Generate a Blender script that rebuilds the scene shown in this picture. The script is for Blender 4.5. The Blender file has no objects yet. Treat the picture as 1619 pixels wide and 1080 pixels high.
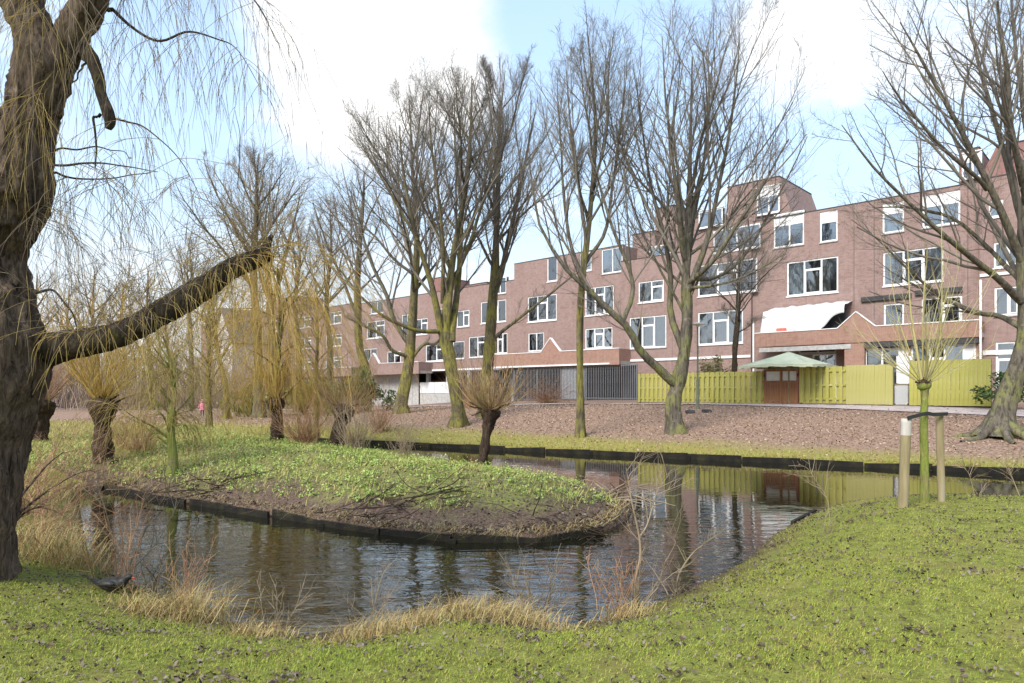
import bpy, math, random
import numpy as np
from mathutils import noise as mnoise, Vector

# ------------------------------------------------------------------ camera, sky, sun, exposure
S = bpy.context.scene
COL = S.collection
CAMZ = 2.1
F = 1079.0          # focal length in photograph pixels
HX, HY = 809.5, 620.0
cam_d = bpy.data.cameras.new('camera')
cam_d.sensor_width = 36.0
cam_d.lens = 24.0
cam_d.shift_y = 80.0 / 1619.0
cam_d.clip_start = 0.05
cam_d.clip_end = 2000.0
cam = bpy.data.objects.new('camera', cam_d)
COL.objects.link(cam)
cam.location = (0, 0, CAMZ)
cam.rotation_euler = (math.pi / 2, 0, 0)
S.camera = cam

SUN_EL, SUN_AZ = math.radians(40), math.radians(215)   # azimuth clockwise from +Y; behind the camera, to its left
sun_d = bpy.data.lights.new('sun', 'SUN')
sun_d.energy = 1.1
sun_d.angle = math.radians(24)
sun_d.color = (1.0, 0.95, 0.87)
sun = bpy.data.objects.new('sun', sun_d)
COL.objects.link(sun)
sv = Vector((math.sin(SUN_AZ) * math.cos(SUN_EL), math.cos(SUN_AZ) * math.cos(SUN_EL), math.sin(SUN_EL)))
sun.rotation_euler = (sv).to_track_quat('Z', 'Y').to_euler()
sun.location = (0, -10, 30)

vs = S.view_settings
vs.view_transform = 'Standard'
vs.look = 'None'
vs.gamma = 1.0
vs.use_curve_mapping = False
vs.exposure = 2.15
try:
    S.cycles.max_bounces = 6
    S.cycles.transparent_max_bounces = 12
    S.cycles.caustics_reflective = False
    S.cycles.caustics_refractive = False
except Exception:
    pass


class NT:
    """small helper round a node tree"""
    def __init__(self, tree):
        self.t = tree
        self.n = tree.nodes
        self.l = tree.links

    def add(self, kind, **kw):
        nd = self.n.new(kind)
        for k, v in kw.items():
            if k == 'ins':
                for kk, vv in v.items():
                    if hasattr(vv, 'is_linked'):
                        self.l.new(vv, nd.inputs[kk])
                    else:
                        nd.inputs[kk].default_value = vv
            else:
                setattr(nd, k, v)
        return nd

    def math(self, op, a, b=None, c=None, clamp=False):
        nd = self.n.new('ShaderNodeMath')
        nd.operation = op
        nd.use_clamp = clamp
        for i, v in enumerate((a, b, c)):
            if v is None:
                continue
            if hasattr(v, 'is_linked'):
                self.l.new(v, nd.inputs[i])
            else:
                nd.inputs[i].default_value = v
        return nd.outputs[0]

    def noise(self, vec, scale, detail=4, rough=0.55, dist=0.0):
        nd = self.add('ShaderNodeTexNoise', ins={'Scale': scale, 'Detail': detail, 'Roughness': rough, 'Distortion': dist})
        if vec is not None:
            self.l.new(vec, nd.inputs['Vector'])
        return nd.outputs[0]

    def ramp(self, fac, stops):
        nd = self.n.new('ShaderNodeValToRGB')
        el = nd.color_ramp.elements
        while len(el) < len(stops):
            el.new(0.5)
        for e, (p, c) in zip(el, stops):
            e.position = p
            if not isinstance(c, (tuple, list)):
                c = (c, c, c)
            e.color = (c[0], c[1], c[2], 1)
        self.l.new(fac, nd.inputs[0])
        return nd.outputs[0]

    def mix(self, fac, a, b, blend='MIX'):
        nd = self.n.new('ShaderNodeMix')
        nd.data_type = 'RGBA'
        nd.blend_type = blend
        for k, v in ((0, fac), (6, a), (7, b)):
            if hasattr(v, 'is_linked'):
                self.l.new(v, nd.inputs[k])
            elif k == 0:
                nd.inputs[k].default_value = v
            else:
                nd.inputs[k].default_value = (v[0], v[1], v[2], 1)
        return nd.outputs[2]

    def maprange(self, v, a, b, c=0.0, d=1.0, smooth=True):
        nd = self.n.new('ShaderNodeMapRange')
        nd.interpolation_type = 'SMOOTHSTEP' if smooth else 'LINEAR'
        self.l.new(v, nd.inputs[0])
        for i, x in enumerate((a, b, c, d)):
            nd.inputs[i + 1].default_value = x
        return nd.outputs[0]


# world: a physical sky behind thin high cloud and white cumulus
W = bpy.data.worlds.new('World')
S.world = W
W.use_nodes = True
nt = NT(W.node_tree)
nt.n.clear()
out = nt.add('ShaderNodeOutputWorld')
bg = nt.add('ShaderNodeBackground', ins={'Strength': 0.1})
nt.l.new(bg.outputs[0], out.inputs[0])
sky = nt.add('ShaderNodeTexSky', sky_type='NISHITA', sun_disc=False)
sky.sun_elevation = SUN_EL
sky.sun_rotation = SUN_AZ
sky.air_density = 1.0
sky.dust_density = 1.0
tc = nt.add('ShaderNodeTexCoord')
gen = tc.outputs['Generated']
sep = nt.add('ShaderNodeSeparateXYZ', ins={0: gen})
zc = nt.math('MAXIMUM', sep.outputs[2], 0.0)
den = nt.math('ADD', zc, 0.22)
cx = nt.math('DIVIDE', sep.outputs[0], den)
cy = nt.math('DIVIDE', sep.outputs[1], den)
pv = nt.add('ShaderNodeCombineXYZ', ins={0: cx, 1: cy, 2: 0.37}).outputs[0]
n1 = nt.noise(pv, 1.7, 9, 0.6, 0.25)
n2 = nt.noise(pv, 4.5, 6, 0.6, 0.1)


def sky_blob(px, py, rx, amp):
    """a cloud bank centred on a direction of the sky"""
    d = Vector(((px - HX) / F, 1.0, (HY - py) / F)).normalized()
    vm = nt.add('ShaderNodeVectorMath', operation='DISTANCE', ins={0: gen, 1: tuple(d)})
    return nt.maprange(vm.outputs['Value'], rx, rx * 0.15, 0.0, amp)


acc = nt.math('MULTIPLY', n1, 1.0)
for b in ((630, 90, 0.22, 0.38), (745, 120, 0.13, 0.22), (510, 110, 0.12, 0.14), (560, 180, .1, .1), (1240, 90, 0.13, 0.16), (1470, 40, 0.2, 0.2), (60, 10, 0.12, 0.1), (450, 30, .1, .1),
          (890, 60, 0.2, -0.2), (330, 250, 0.16, -0.12), (980, 30, .18, -.12), (280, 60, .16, -.12), (1330, 230, .14, -.2), (1010, 60, .2, -.12)):
    acc = nt.math('ADD', acc, sky_blob(*b))
acc = nt.math('ADD', acc, nt.math('MULTIPLY', nt.math('SUBTRACT', n2, 0.5), 0.5))
cum = nt.maprange(acc, 0.44, 0.86)
veil = nt.maprange(sep.outputs[2], 0.06, 0.5, 0.97, 0.5)
fac = nt.math('MAXIMUM', cum, veil)
shade = nt.noise(pv, 2.4, 5, 0.5)
cloudc = nt.ramp(shade, [(0.36, (2.3, 2.4, 2.5)), (0.57, (3.15, 3.15, 3.15))])
thinc = (1.66, 2.15, 2.62)
thin = nt.mix(veil, sky.outputs[0], thinc)
low = nt.maprange(sep.outputs[2], 0.03, 0.28, 1.0, 0.0)
thin = nt.mix(low, thin, (2.55, 2.68, 2.76))
skyc = nt.mix(cum, thin, cloudc)
nt.l.new(skyc, bg.inputs['Color'])


# ------------------------------------------------------------------ object helpers
def tag(o, label=None, cat=None, group=None, kind=None):
    if label:
        o['label'] = label
    if cat:
        o['category'] = cat
    if group:
        o['group'] = group
    if kind:
        o['kind'] = kind
    return o


def empty(name, loc=(0, 0, 0), rz=0.0):
    o = bpy.data.objects.new(name, None)
    o.empty_display_size = 0.2
    o.location = loc
    o.rotation_euler = (0, 0, rz)
    COL.objects.link(o)
    return o


def link(name, me, parent=None):
    o = bpy.data.objects.new(name, me)
    COL.objects.link(o)
    if parent is not None:
        o.parent = parent
    return o


def mesh_np(name, V, quads=None, tris=None, mat=None, parent=None, smooth=False, attrs=None, kind=None):
    V = np.asarray(V, dtype=np.float32).reshape(-1, 3)
    me = bpy.data.meshes.new(name)
    nq = 0 if quads is None else len(quads)
    ntr = 0 if tris is None else len(tris)
    idx, starts = [], []
    if nq:
        idx.append(np.asarray(quads, dtype=np.int32).ravel())
        starts.append(np.arange(nq, dtype=np.int32) * 4)
    if ntr:
        idx.append(np.asarray(tris, dtype=np.int32).ravel())
        starts.append(nq * 4 + np.arange(ntr, dtype=np.int32) * 3)
    idx = np.concatenate(idx)
    starts = np.concatenate(starts)
    me.vertices.add(len(V))
    me.vertices.foreach_set('co', V.ravel())
    me.loops.add(len(idx))
    me.loops.foreach_set('vertex_index', idx)
    me.polygons.add(nq + ntr)
    me.polygons.foreach_set('loop_start', starts)
    if smooth:
        me.polygons.foreach_set('use_smooth', np.ones(nq + ntr, dtype=bool))
    if attrs:
        for k, a in attrs.items():
            at = me.attributes.new(k, 'FLOAT', 'POINT')
            at.data.foreach_set('value', np.asarray(a, dtype=np.float32).ravel())
    me.update(calc_edges=True)
    if mat:
        me.materials.append(mat)
    o = link(name, me, parent)
    if kind:
        o['kind'] = kind
    return o


class MB:
    """collects boxes and loose polygons into one mesh"""
    def __init__(self):
        self.v, self.f = [], []

    def box(self, a, b):
        x0, y0, z0 = a
        x1, y1, z1 = b
        i = len(self.v)
        self.v += [(x0, y0, z0), (x1, y0, z0), (x1, y1, z0), (x0, y1, z0), (x0, y0, z1), (x1, y0, z1), (x1, y1, z1), (x0, y1, z1)]
        self.f += [(i, i + 3, i + 2, i + 1), (i + 4, i + 5, i + 6, i + 7), (i, i + 1, i + 5, i + 4), (i + 1, i + 2, i + 6, i + 5), (i + 2, i + 3, i + 7, i + 6), (i + 3, i, i + 4, i + 7)]
        return self

    def hexa(self, p):
        i = len(self.v)
        self.v += [tuple(q) for q in p]
        self.f += [(i, i + 3, i + 2, i + 1), (i + 4, i + 5, i + 6, i + 7), (i, i + 1, i + 5, i + 4), (i + 1, i + 2, i + 6, i + 5), (i + 2, i + 3, i + 7, i + 6), (i + 3, i, i + 4, i + 7)]
        return self

    def bar(self, a, b, w, h):
        """box from a to b, w wide across and h high"""
        a, b = Vector(a), Vector(b)
        d = (b - a).normalized()
        up = Vector((0, 0, 1)) if abs(d.z) < 0.95 else Vector((1, 0, 0))
        s = d.cross(up).normalized() * (w / 2)
        u = s.cross(d).normalized() * (h / 2)
        self.hexa([a - s - u, a + s - u, b + s - u, b - s - u, a - s + u, a + s + u, b + s + u, b - s + u])
        return self

    def poly(self, pts):
        i = len(self.v)
        self.v += [tuple(p) for p in pts]
        self.f.append(tuple(range(i, i + len(pts))))
        return self

    def prism(self, pts, y0, y1):
        """outline pts (x, z) extruded from y0 to y1"""
        n = len(pts)
        i = len(self.v)
        self.v += [(p[0], y0, p[1]) for p in pts] + [(p[0], y1, p[1]) for p in pts]
        self.f.append(tuple(i + k for k in range(n)))
        self.f.append(tuple(i + n + k for k in reversed(range(n))))
        for k in range(n):
            m = (k + 1) % n
            self.f.append((i + k, i + n + k, i + n + m, i + m))
        return self

    def mesh(self, name, mat, smooth=False):
        me = bpy.data.meshes.new(name)
        me.from_pydata(self.v, [], self.f)
        if mat:
            me.materials.append(mat)
        me.update()
        if smooth:
            for p in me.polygons:
                p.use_smooth = True
        return me

    def build(self, name, mat, parent=None, smooth=False):
        return link(name, self.mesh(name, mat, smooth), parent)


def norm(a):
    return a / np.maximum(np.linalg.norm(a, axis=-1, keepdims=True), 1e-9)


def grow(rng, p0, d0, L, n, up=0.0, wig=0.08, upv=(0, 0, 1)):
    """N polylines of n points grown step by step with tropism and wobble"""
    N = len(p0)
    pts = np.zeros((N, n, 3))
    pts[:, 0] = p0
    d = norm(np.array(d0, dtype=float))
    step = (np.asarray(L, dtype=float) / (n - 1))[:, None]
    upv = np.array(upv, dtype=float)
    upa = np.asarray(up, dtype=float)
    if upa.ndim == 1:
        upa = upa[:, None]
    for i in range(1, n):
        d = norm(d + upa * upv + wig * rng.normal(size=(N, 3)))
        pts[:, i] = pts[:, i - 1] + d * step
    return pts


def taper(r0, r1, n, p=1.0):
    t = np.linspace(0, 1, n)[None, :] ** p
    return np.asarray(r0)[:, None] * (1 - t) + np.asarray(r1)[:, None] * t


def tubes(pts, rad, k):
    """pts [N,n,3], rad [N,n] -> verts, quads"""
    N, n, _ = pts.shape
    tan = np.zeros_like(pts)
    tan[:, 1:-1] = pts[:, 2:] - pts[:, :-2]
    tan[:, 0] = pts[:, 1] - pts[:, 0]
    tan[:, -1] = pts[:, -1] - pts[:, -2]
    tan = norm(tan)
    mean = norm(pts[:, -1] - pts[:, 0])
    ref = np.where(np.abs(mean[:, 2:3]) < 0.9, np.array([[0, 0, 1.0]]), np.array([[1.0, 0.13, 0]]))[:, None, :]
    a = norm(np.cross(tan, np.broadcast_to(ref, tan.shape)))
    b = np.cross(tan, a)
    ang = np.arange(k) * (2 * math.pi / k)
    ring = a[:, :, None, :] * np.cos(ang)[None, None, :, None] + b[:, :, None, :] * np.sin(ang)[None, None, :, None]
    V = pts[:, :, None, :] + ring * rad[:, :, None, None]
    base = (np.arange(N) * n * k)[:, None, None] + (np.arange(n - 1) * k)[None, :, None]
    j = np.arange(k)[None, None, :]
    j2 = (j + 1) % k
    Q = np.stack([base + j, base + j2, base + k + j2, base + k + j], axis=-1).reshape(-1, 4)
    return V.reshape(-1, 3), Q


class TB:
    """collects tubes of several sizes into one mesh"""
    def __init__(self):
        self.V, self.Q, self.n = [], [], 0

    def add(self, pts, rad, k):
        if len(pts) == 0:
            return
        V, Q = tubes(np.asarray(pts, float), np.asarray(rad, float), k)
        self.V.append(V)
        self.Q.append(Q + self.n)
        self.n += len(V)

    def build(self, name, mat, parent=None, smooth=True, kind=None):
        return mesh_np(name, np.concatenate(self.V), np.concatenate(self.Q), None, mat, parent, smooth, kind=kind)


def spawn(rng, pts, m, t0, t1, ang, asd, upbias=0.0):
    """m children on each polyline: start points, directions, parent index, parameter"""
    N, n, _ = pts.shape
    t = t0 + (t1 - t0) * (np.arange(m)[None, :] + rng.random((N, m))) / m
    f = t * (n - 1)
    i = np.minimum(f.astype(int), n - 2)
    w = (f - i)[..., None]
    idx = np.arange(N)[:, None]
    A, B = pts[idx, i], pts[idx, i + 1]
    p = A * (1 - w) + B * w
    tan = norm(B - A)
    rv = norm(np.cross(tan, rng.normal(size=tan.shape)))
    an = np.radians(ang + asd * rng.normal(size=t.shape))[..., None]
    d = norm(tan * np.cos(an) + rv * np.sin(an) + np.array([0, 0, upbias]))
    par = np.broadcast_to(idx, t.shape)
    return p.reshape(-1, 3), d.reshape(-1, 3), par.reshape(-1), t.reshape(-1)


def rad_at(rad, par, t):
    n = rad.shape[1]
    f = t * (n - 1)
    i = np.minimum(f.astype(int), n - 2)
    w = f - i
    return rad[par, i] * (1 - w) + rad[par, i + 1] * w


def ell_dist(p, d, c, R):
    """distance from p along d to the surface of an ellipsoid (negative when p is outside)"""
    q = (p - c) / R
    e = d / R
    A = (e * e).sum(-1)
    B = 2 * (q * e).sum(-1)
    C = (q * q).sum(-1) - 1
    disc = np.maximum(B * B - 4 * A * C, 0)
    return np.where(C < 0, (-B + np.sqrt(disc)) / (2 * A), -1.0)


def smooth_line(P, n):
    """Catmull-Rom through P (any columns) resampled to n rows"""
    P = np.asarray(P, float)
    if len(P) == 2:
        t = np.linspace(0, 1, n)[:, None]
        return P[0] * (1 - t) + P[1] * t
    Q = np.vstack([2 * P[0] - P[1], P, 2 * P[-1] - P[-2]])
    seg = len(P) - 1
    u = np.linspace(0, seg - 1e-6, n)
    i = u.astype(int)
    t = (u - i)[:, None]
    p0, p1, p2, p3 = Q[i], Q[i + 1], Q[i + 2], Q[i + 3]
    return 0.5 * ((2 * p1) + (-p0 + p2) * t + (2 * p0 - 5 * p1 + 4 * p2 - p3) * t ** 2 + (-p0 + 3 * p1 - 3 * p2 + p3) * t ** 3)


def at(px, py, Y):
    """the point at distance Y seen at a photograph pixel"""
    return np.array([(px - HX) / F * Y, Y, CAMZ + (HY - py) / F * Y])


# ------------------------------------------------------------------ materials
def material(name):
    m = bpy.data.materials.new(name)
    m.use_nodes = True
    t = NT(m.node_tree)
    b = t.n['Principled BSDF']
    return m, t, b


def set_in(t, b, **kw):
    for k, v in kw.items():
        k = k.replace('_', ' ')
        if hasattr(v, 'is_linked'):
            t.l.new(v, b.inputs[k])
        elif isinstance(v, (tuple, list)):
            b.inputs[k].default_value = (v[0], v[1], v[2], 1)
        else:
            b.inputs[k].default_value = v


def bump(t, b, h, strength, dist):
    nd = t.add('ShaderNodeBump', ins={'Strength': strength, 'Distance': dist, 'Height': h})
    t.l.new(nd.outputs[0], b.inputs['Normal'])


def varied(name, cols, scale=8.0, rough=0.8, bstr=0.0, bdist=0.01, stretch=None, island=0.0, spec=0.3):
    """noise-mottled material; island > 0 also varies it from piece to piece"""
    m, t, b = material(name)
    co = t.add('ShaderNodeTexCoord').outputs['Object']
    if stretch:
        co = t.add('ShaderNodeMapping', ins={'Vector': co, 'Scale': stretch}).outputs[0]
    f = t.noise(co, scale, 6, 0.62)
    if island:
        r = t.add('ShaderNodeNewGeometry').outputs['Random Per Island']
        f = t.math('ADD', t.math('MULTIPLY', f, 1 - island), t.math('MULTIPLY', r, island))
    lo, hi = (0.33, 0.67) if not island else (0.33 - 0.25 * island, 0.67 + 0.25 * island)
    n = len(cols)
    c = t.ramp(f, [(lo + (hi - lo) * i / max(1, n - 1), cc) for i, cc in enumerate(cols)])
    set_in(t, b, Base_Color=c, Roughness=rough)
    b.inputs['Specular IOR Level'].default_value = spec
    if bstr:
        bump(t, b, f, bstr, bdist)
    return m


def bark(name, dark, light, moss, moss_amt, scale=1.0, moss_top=8.0):
    """furrowed bark; moss and algae thin out with height"""
    m, t, b = material(name)
    co = t.add('ShaderNodeTexCoord').outputs['Object']
    st = t.add('ShaderNodeMapping', ins={'Vector': co, 'Scale': (1, 1, 0.22)}).outputs[0]
    f = t.noise(st, 14 * scale, 6, 0.65, 0.6)
    base = t.ramp(f, [(0.32, dark), (0.68, light)])
    g = t.noise(co, 2.2 * scale, 5, 0.6)
    z = t.add('ShaderNodeSeparateXYZ', ins={0: co}).outputs[2]
    hz = t.maprange(z, moss_top * 0.35, moss_top, 1.0, 0.0)
    crk = t.maprange(f, 0.36, 0.56, 0.12, 1.0)
    k = t.math('MULTIPLY', t.math('MULTIPLY', t.maprange(g, 0.66 - 0.3 * moss_amt, 0.86 - 0.3 * moss_amt, 0.0, 0.9), hz), crk)
    mc = t.mix(t.noise(co, 24 * scale, 4, 0.7), moss, tuple(v * 0.5 for v in moss))
    spots = t.maprange(t.noise(co, 5.5 * scale, 5, 0.7), 0.56, 0.68, 0.0, 0.5)
    base = t.mix(spots, base, tuple(min(1, v * 1.7) for v in light))
    set_in(t, b, Base_Color=t.mix(k, base, mc), Roughness=0.9)
    b.inputs['Specular IOR Level'].default_value = 0.15
    bump(t, b, f, 1.0, 0.035)
    return m


def make_brick(name, c1, c2, mortar, tint):
    m, t, b = material(name)
    co = t.add('ShaderNodeTexCoord').outputs['Object']
    s = t.add('ShaderNodeSeparateXYZ', ins={0: co})
    u = t.math('ADD', s.outputs[0], s.outputs[1])
    v = t.add('ShaderNodeCombineXYZ', ins={0: u, 1: s.outputs[2], 2: 0.0}).outputs[0]
    br = t.add('ShaderNodeTexBrick', ins={'Vector': v, 'Scale': 1.0, 'Mortar Size': 0.006, 'Brick Width': 0.22, 'Row Height': 0.0625, 'Bias': 0.0})
    br.inputs['Color1'].default_value = (*c1, 1)
    br.inputs['Color2'].default_value = (*c2, 1)
    br.inputs['Mortar'].default_value = (*mortar, 1)
    big = t.noise(co, 0.5, 5, 0.6)
    streak = t.noise(t.add('ShaderNodeMapping', ins={'Vector': co, 'Scale': (1, 1, 0.12)}).outputs[0], 2.2, 4, 0.6)
    c = t.mix(t.maprange(big, 0.35, 0.7, 0.0, 0.6), br.outputs['Color'], tint)
    c = t.mix(t.maprange(streak, 0.52, 0.75, 0.0, 0.35), c, (0.34, 0.27, 0.25))
    c = t.mix(t.maprange(t.noise(co, 3.5, 5), 0.45, 0.8, 0.0, 0.4), c, tuple(x * 0.6 for x in c1))
    drip = t.noise(t.add('ShaderNodeMapping', ins={'Vector': co, 'Scale': (1, 1, 0.05)}).outputs[0], 5.5, 5, 0.7)
    c = t.mix(t.maprange(drip, 0.56, 0.72, 0.0, 0.4), c, tuple(x * 0.45 for x in c1))
    set_in(t, b, Base_Color=c, Roughness=0.88)
    b.inputs['Specular IOR Level'].default_value = 0.2
    bump(t, b, br.outputs['Fac'], -0.4, 0.006)
    return m


M = {}
M['brick'] = make_brick('brick', (0.20, 0.118, 0.098), (0.275, 0.175, 0.15), (0.31, 0.27, 0.25), (0.30, 0.215, 0.195))
M['brick_dark'] = make_brick('brick_dark', (0.22, 0.10, 0.085), (0.28, 0.14, 0.12), (0.27, 0.21, 0.2), (0.25, 0.13, 0.11))
M['brick_orange'] = make_brick('brick_orange', (0.26, 0.135, 0.098), (0.32, 0.18, 0.135), (0.33, 0.26, 0.22), (0.33, 0.21, 0.165))
M['white'] = varied('white_paint', [(0.66, 0.66, 0.65), (0.80, 0.80, 0.79)], 3, 0.5)
M['panel'] = varied('white_panel', [(0.58, 0.58, 0.58), (0.76, 0.76, 0.75)], 2.5, 0.55, stretch=(1, 1, 0.25))
M['concrete'] = varied('concrete', [(0.30, 0.29, 0.28), (0.46, 0.45, 0.43)], 5, 0.85, 0.2)
M['dark_void'] = varied('dark_interior', [(0.025, 0.025, 0.028), (0.06, 0.06, 0.065)], 2, 0.9)  # near-black, with the shade of deep recesses put into the colour
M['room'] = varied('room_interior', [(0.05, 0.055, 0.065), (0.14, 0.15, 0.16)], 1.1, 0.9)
M['curtain'] = varied('curtain', [(0.48, 0.47, 0.44), (0.66, 0.65, 0.62)], 6, 0.9, stretch=(6, 6, 0.1))
M['curtain_grey'] = varied('curtain_grey', [(0.20, 0.20, 0.20), (0.32, 0.32, 0.31)], 6, 0.9, stretch=(6, 6, 0.1))
M['curtain_beige'] = varied('curtain_beige', [(0.33, 0.29, 0.22), (0.44, 0.39, 0.31)], 6, 0.9, stretch=(6, 6, 0.1))
M['steel'] = varied('galvanised_steel', [(0.15, 0.155, 0.165), (0.25, 0.255, 0.265)], 6, 0.5)
M['dark_beam'] = varied('dark_beam', [(0.03, 0.03, 0.032), (0.07, 0.068, 0.066)], 5, 0.7)
M['roofing'] = varied('roofing_felt', [(0.10, 0.10, 0.10), (0.17, 0.165, 0.16)], 3, 0.9)
M['cladding'] = varied('grey_cladding', [(0.17, 0.18, 0.185), (0.27, 0.28, 0.28)], 4, 0.8, stretch=(5, 5, 0.4))


def make_glass():
    m, t, b = material('window_glass')
    t.n.remove(b)
    o = t.n['Material Output']
    lw = t.add('ShaderNodeFresnel', ins={'IOR': 1.55})
    co = t.add('ShaderNodeTexCoord').outputs['Object']
    wob = t.add('ShaderNodeBump', ins={'Strength': 0.05, 'Distance': 0.05, 'Height': t.noise(co, 1.3, 2)})
    gl = t.add('ShaderNodeBsdfGlossy', ins={'Roughness': 0.02, 'Color': (0.92, 0.95, 1.0, 1), 'Normal': wob.outputs[0]})
    tr = t.add('ShaderNodeBsdfTransparent', ins={'Color': (0.78, 0.82, 0.84, 1)})
    f = t.math('ADD', t.math('MULTIPLY', lw.outputs[0], 1.6), 0.14, clamp=True)
    mx = t.add('ShaderNodeMixShader', ins={0: f, 1: tr.outputs[0], 2: gl.outputs[0]})
    t.l.new(mx.outputs[0], o.inputs[0])
    return m


M['glass'] = make_glass()
M['bark_far'] = bark('bark_mossy_grey', (0.034, 0.030, 0.023), (0.17, 0.148, 0.115), (0.235, 0.24, 0.075), 0.80, 0.8, 9.0)
M['bark_moss'] = bark('bark_algae_green', (0.05, 0.042, 0.025), (0.155, 0.13, 0.08), (0.29, 0.265, 0.055), 0.9, 0.8, 11.0)
M['bark_willow'] = bark('bark_willow', (0.009, 0.0065, 0.005), (0.185, 0.135, 0.098), (0.12, 0.10, 0.028), 0.30, 1.5, 7.0)
M['bark_limb'] = bark('bark_limb', (0.014, 0.011, 0.008), (0.075, 0.058, 0.04), (0.13, 0.13, 0.025), 0.34, 1.8, 9.0)
M['bark_pollard'] = bark('bark_pollard', (0.016, 0.011, 0.008), (0.085, 0.056, 0.038), (0.16, 0.14, 0.05), 0.28, 1.5, 4.0)
M['bark_young'] = bark('bark_young_green', (0.14, 0.13, 0.05), (0.26, 0.24, 0.09), (0.25, 0.32, 0.05), 0.95, 2.0, 6.0)
M['twig'] = varied('twig_grey_brown', [(0.070, 0.060, 0.050), (0.165, 0.142, 0.118), (0.23, 0.205, 0.155)], 0.7, 0.85, island=0.4)
M['twig_far'] = varied('twig_far_grey', [(0.12, 0.10, 0.085), (0.21, 0.175, 0.145), (0.25, 0.21, 0.15)], 0.4, 0.9, island=0.4)
M['twig_ochre'] = varied('twig_mossy_ochre', [(0.12, 0.10, 0.06), (0.21, 0.175, 0.075), (0.27, 0.23, 0.09)], 0.7, 0.85, island=0.4)
M['strand'] = varied('willow_strand_yellow', [(0.202, 0.137, 0.036), (0.302, 0.216, 0.065), (0.360, 0.274, 0.094)], 1.0, 0.6, island=0.6)
M['strand_grey'] = varied('willow_strand_grey', [(0.128, 0.098, 0.071), (0.210, 0.165, 0.112), (0.270, 0.210, 0.120)], 1.0, 0.6, island=0.6)
M['strand_gold'] = varied('willow_strand_gold', [(0.306, 0.178, 0.038), (0.425, 0.264, 0.060), (0.476, 0.348, 0.093)], 1.0, 0.6, island=0.6)
M['shoot_red'] = varied('shoot_red_brown', [(0.20, 0.10, 0.055), (0.33, 0.18, 0.10), (0.42, 0.27, 0.15)], 1.0, 0.7, island=0.6)
M['shoot_mix'] = varied('shoot_olive_brown', [(0.16, 0.09, 0.05), (0.30, 0.19, 0.09), (0.40, 0.31, 0.13)], 1.0, 0.7, island=0.6)
M['shoot_pale'] = varied('shoot_pale', [(0.202, 0.151, 0.094), (0.331, 0.259, 0.173)], 2.0, 0.7, island=0.5)
M['dry_grass'] = varied('dry_grass', [(0.27, 0.165, 0.065), (0.40, 0.275, 0.115), (0.47, 0.37, 0.18), (0.30, 0.29, 0.09)], 3, 0.8, island=0.7)
M['leaf_brown'] = varied('fallen_leaf_brown', [(0.094, 0.053, 0.032), (0.273, 0.170, 0.105), (0.408, 0.274, 0.180), (0.493, 0.396, 0.292)], 2, 0.75, island=0.85)
M['leaf_lawn'] = varied('fallen_leaf_lawn', [(0.022, 0.015, 0.010), (0.056, 0.037, 0.022), (0.099, 0.065, 0.040), (0.149, 0.112, 0.081), (0.211, 0.174, 0.136)], 2, 0.7, island=0.85)
M['leaf_dark'] = varied('fallen_leaf_dark', [(0.02, 0.014, 0.01), (0.06, 0.04, 0.025), (0.12, 0.08, 0.05), (0.22, 0.16, 0.11)], 2, 0.7, island=0.85)
M['leaf_green'] = varied('nettle_leaf_green', [(0.12, 0.20, 0.035), (0.27, 0.38, 0.08), (0.42, 0.49, 0.16)], 1.6, 0.6, island=0.55)
M['evergreen'] = varied('evergreen_leaf', [(0.025, 0.05, 0.015), (0.06, 0.10, 0.025), (0.12, 0.16, 0.04)], 1.2, 0.6, island=0.5)
M['fence'] = varied('fence_algae_green', [(0.29, 0.28, 0.055), (0.42, 0.395, 0.10), (0.53, 0.49, 0.23)], 2.2, 0.85, 0.2, 0.004, stretch=(1, 1, 0.25), island=0.0)
M['fence_pale'] = varied('fence_board_weathered', [(0.31, 0.30, 0.08), (0.42, 0.39, 0.14), (0.47, 0.42, 0.24)], 1.3, 0.85, 0.2, 0.004, stretch=(3, 3, 0.2))
M['gate'] = varied('gate_red_brown', [(0.17, 0.065, 0.035), (0.27, 0.115, 0.06), (0.32, 0.17, 0.06)], 2.5, 0.7, 0.15, 0.003, stretch=(4, 4, 0.3))
M['gate_pane'] = varied('frosted_pane', [(0.52, 0.53, 0.50), (0.66, 0.66, 0.63)], 4, 0.3)
M['timber_dark'] = varied('wet_edging_timber', [(0.004, 0.0035, 0.003), (0.011, 0.009, 0.006), (0.028, 0.026, 0.010)], 3, 0.85, 0.6, 0.02)
M['stake'] = varied('stake_wood', [(0.180, 0.144, 0.072), (0.264, 0.216, 0.120), (0.300, 0.264, 0.180)], 4, 0.85, 0.3, 0.006, stretch=(2, 2, 0.25))
M['stake_cut'] = varied('stake_pale_top', [(0.336, 0.304, 0.264), (0.480, 0.448, 0.408)], 6, 0.8, 0.2, 0.004, stretch=(2, 2, 0.3))
M['rubber'] = varied('black_rubber', [(0.012, 0.012, 0.012), (0.03, 0.03, 0.03)], 5, 0.6)
M['parasol'] = varied('green_canvas', [(0.46, 0.50, 0.34), (0.58, 0.61, 0.45)], 1.5, 0.85)
M['tarp'] = varied('white_tarpaulin', [(0.62, 0.62, 0.62), (0.82, 0.82, 0.81)], 1.6, 0.5, 0.3, 0.05)
M['pink'] = varied('pink_coat', [(0.62, 0.16, 0.24), (0.72, 0.24, 0.32)], 8, 0.8)
M['skin'] = varied('skin', [(0.50, 0.32, 0.25), (0.56, 0.37, 0.29)], 8, 0.6)
M['hair'] = varied('brown_hair', [(0.09, 0.05, 0.03), (0.16, 0.09, 0.05)], 20, 0.7)
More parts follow.
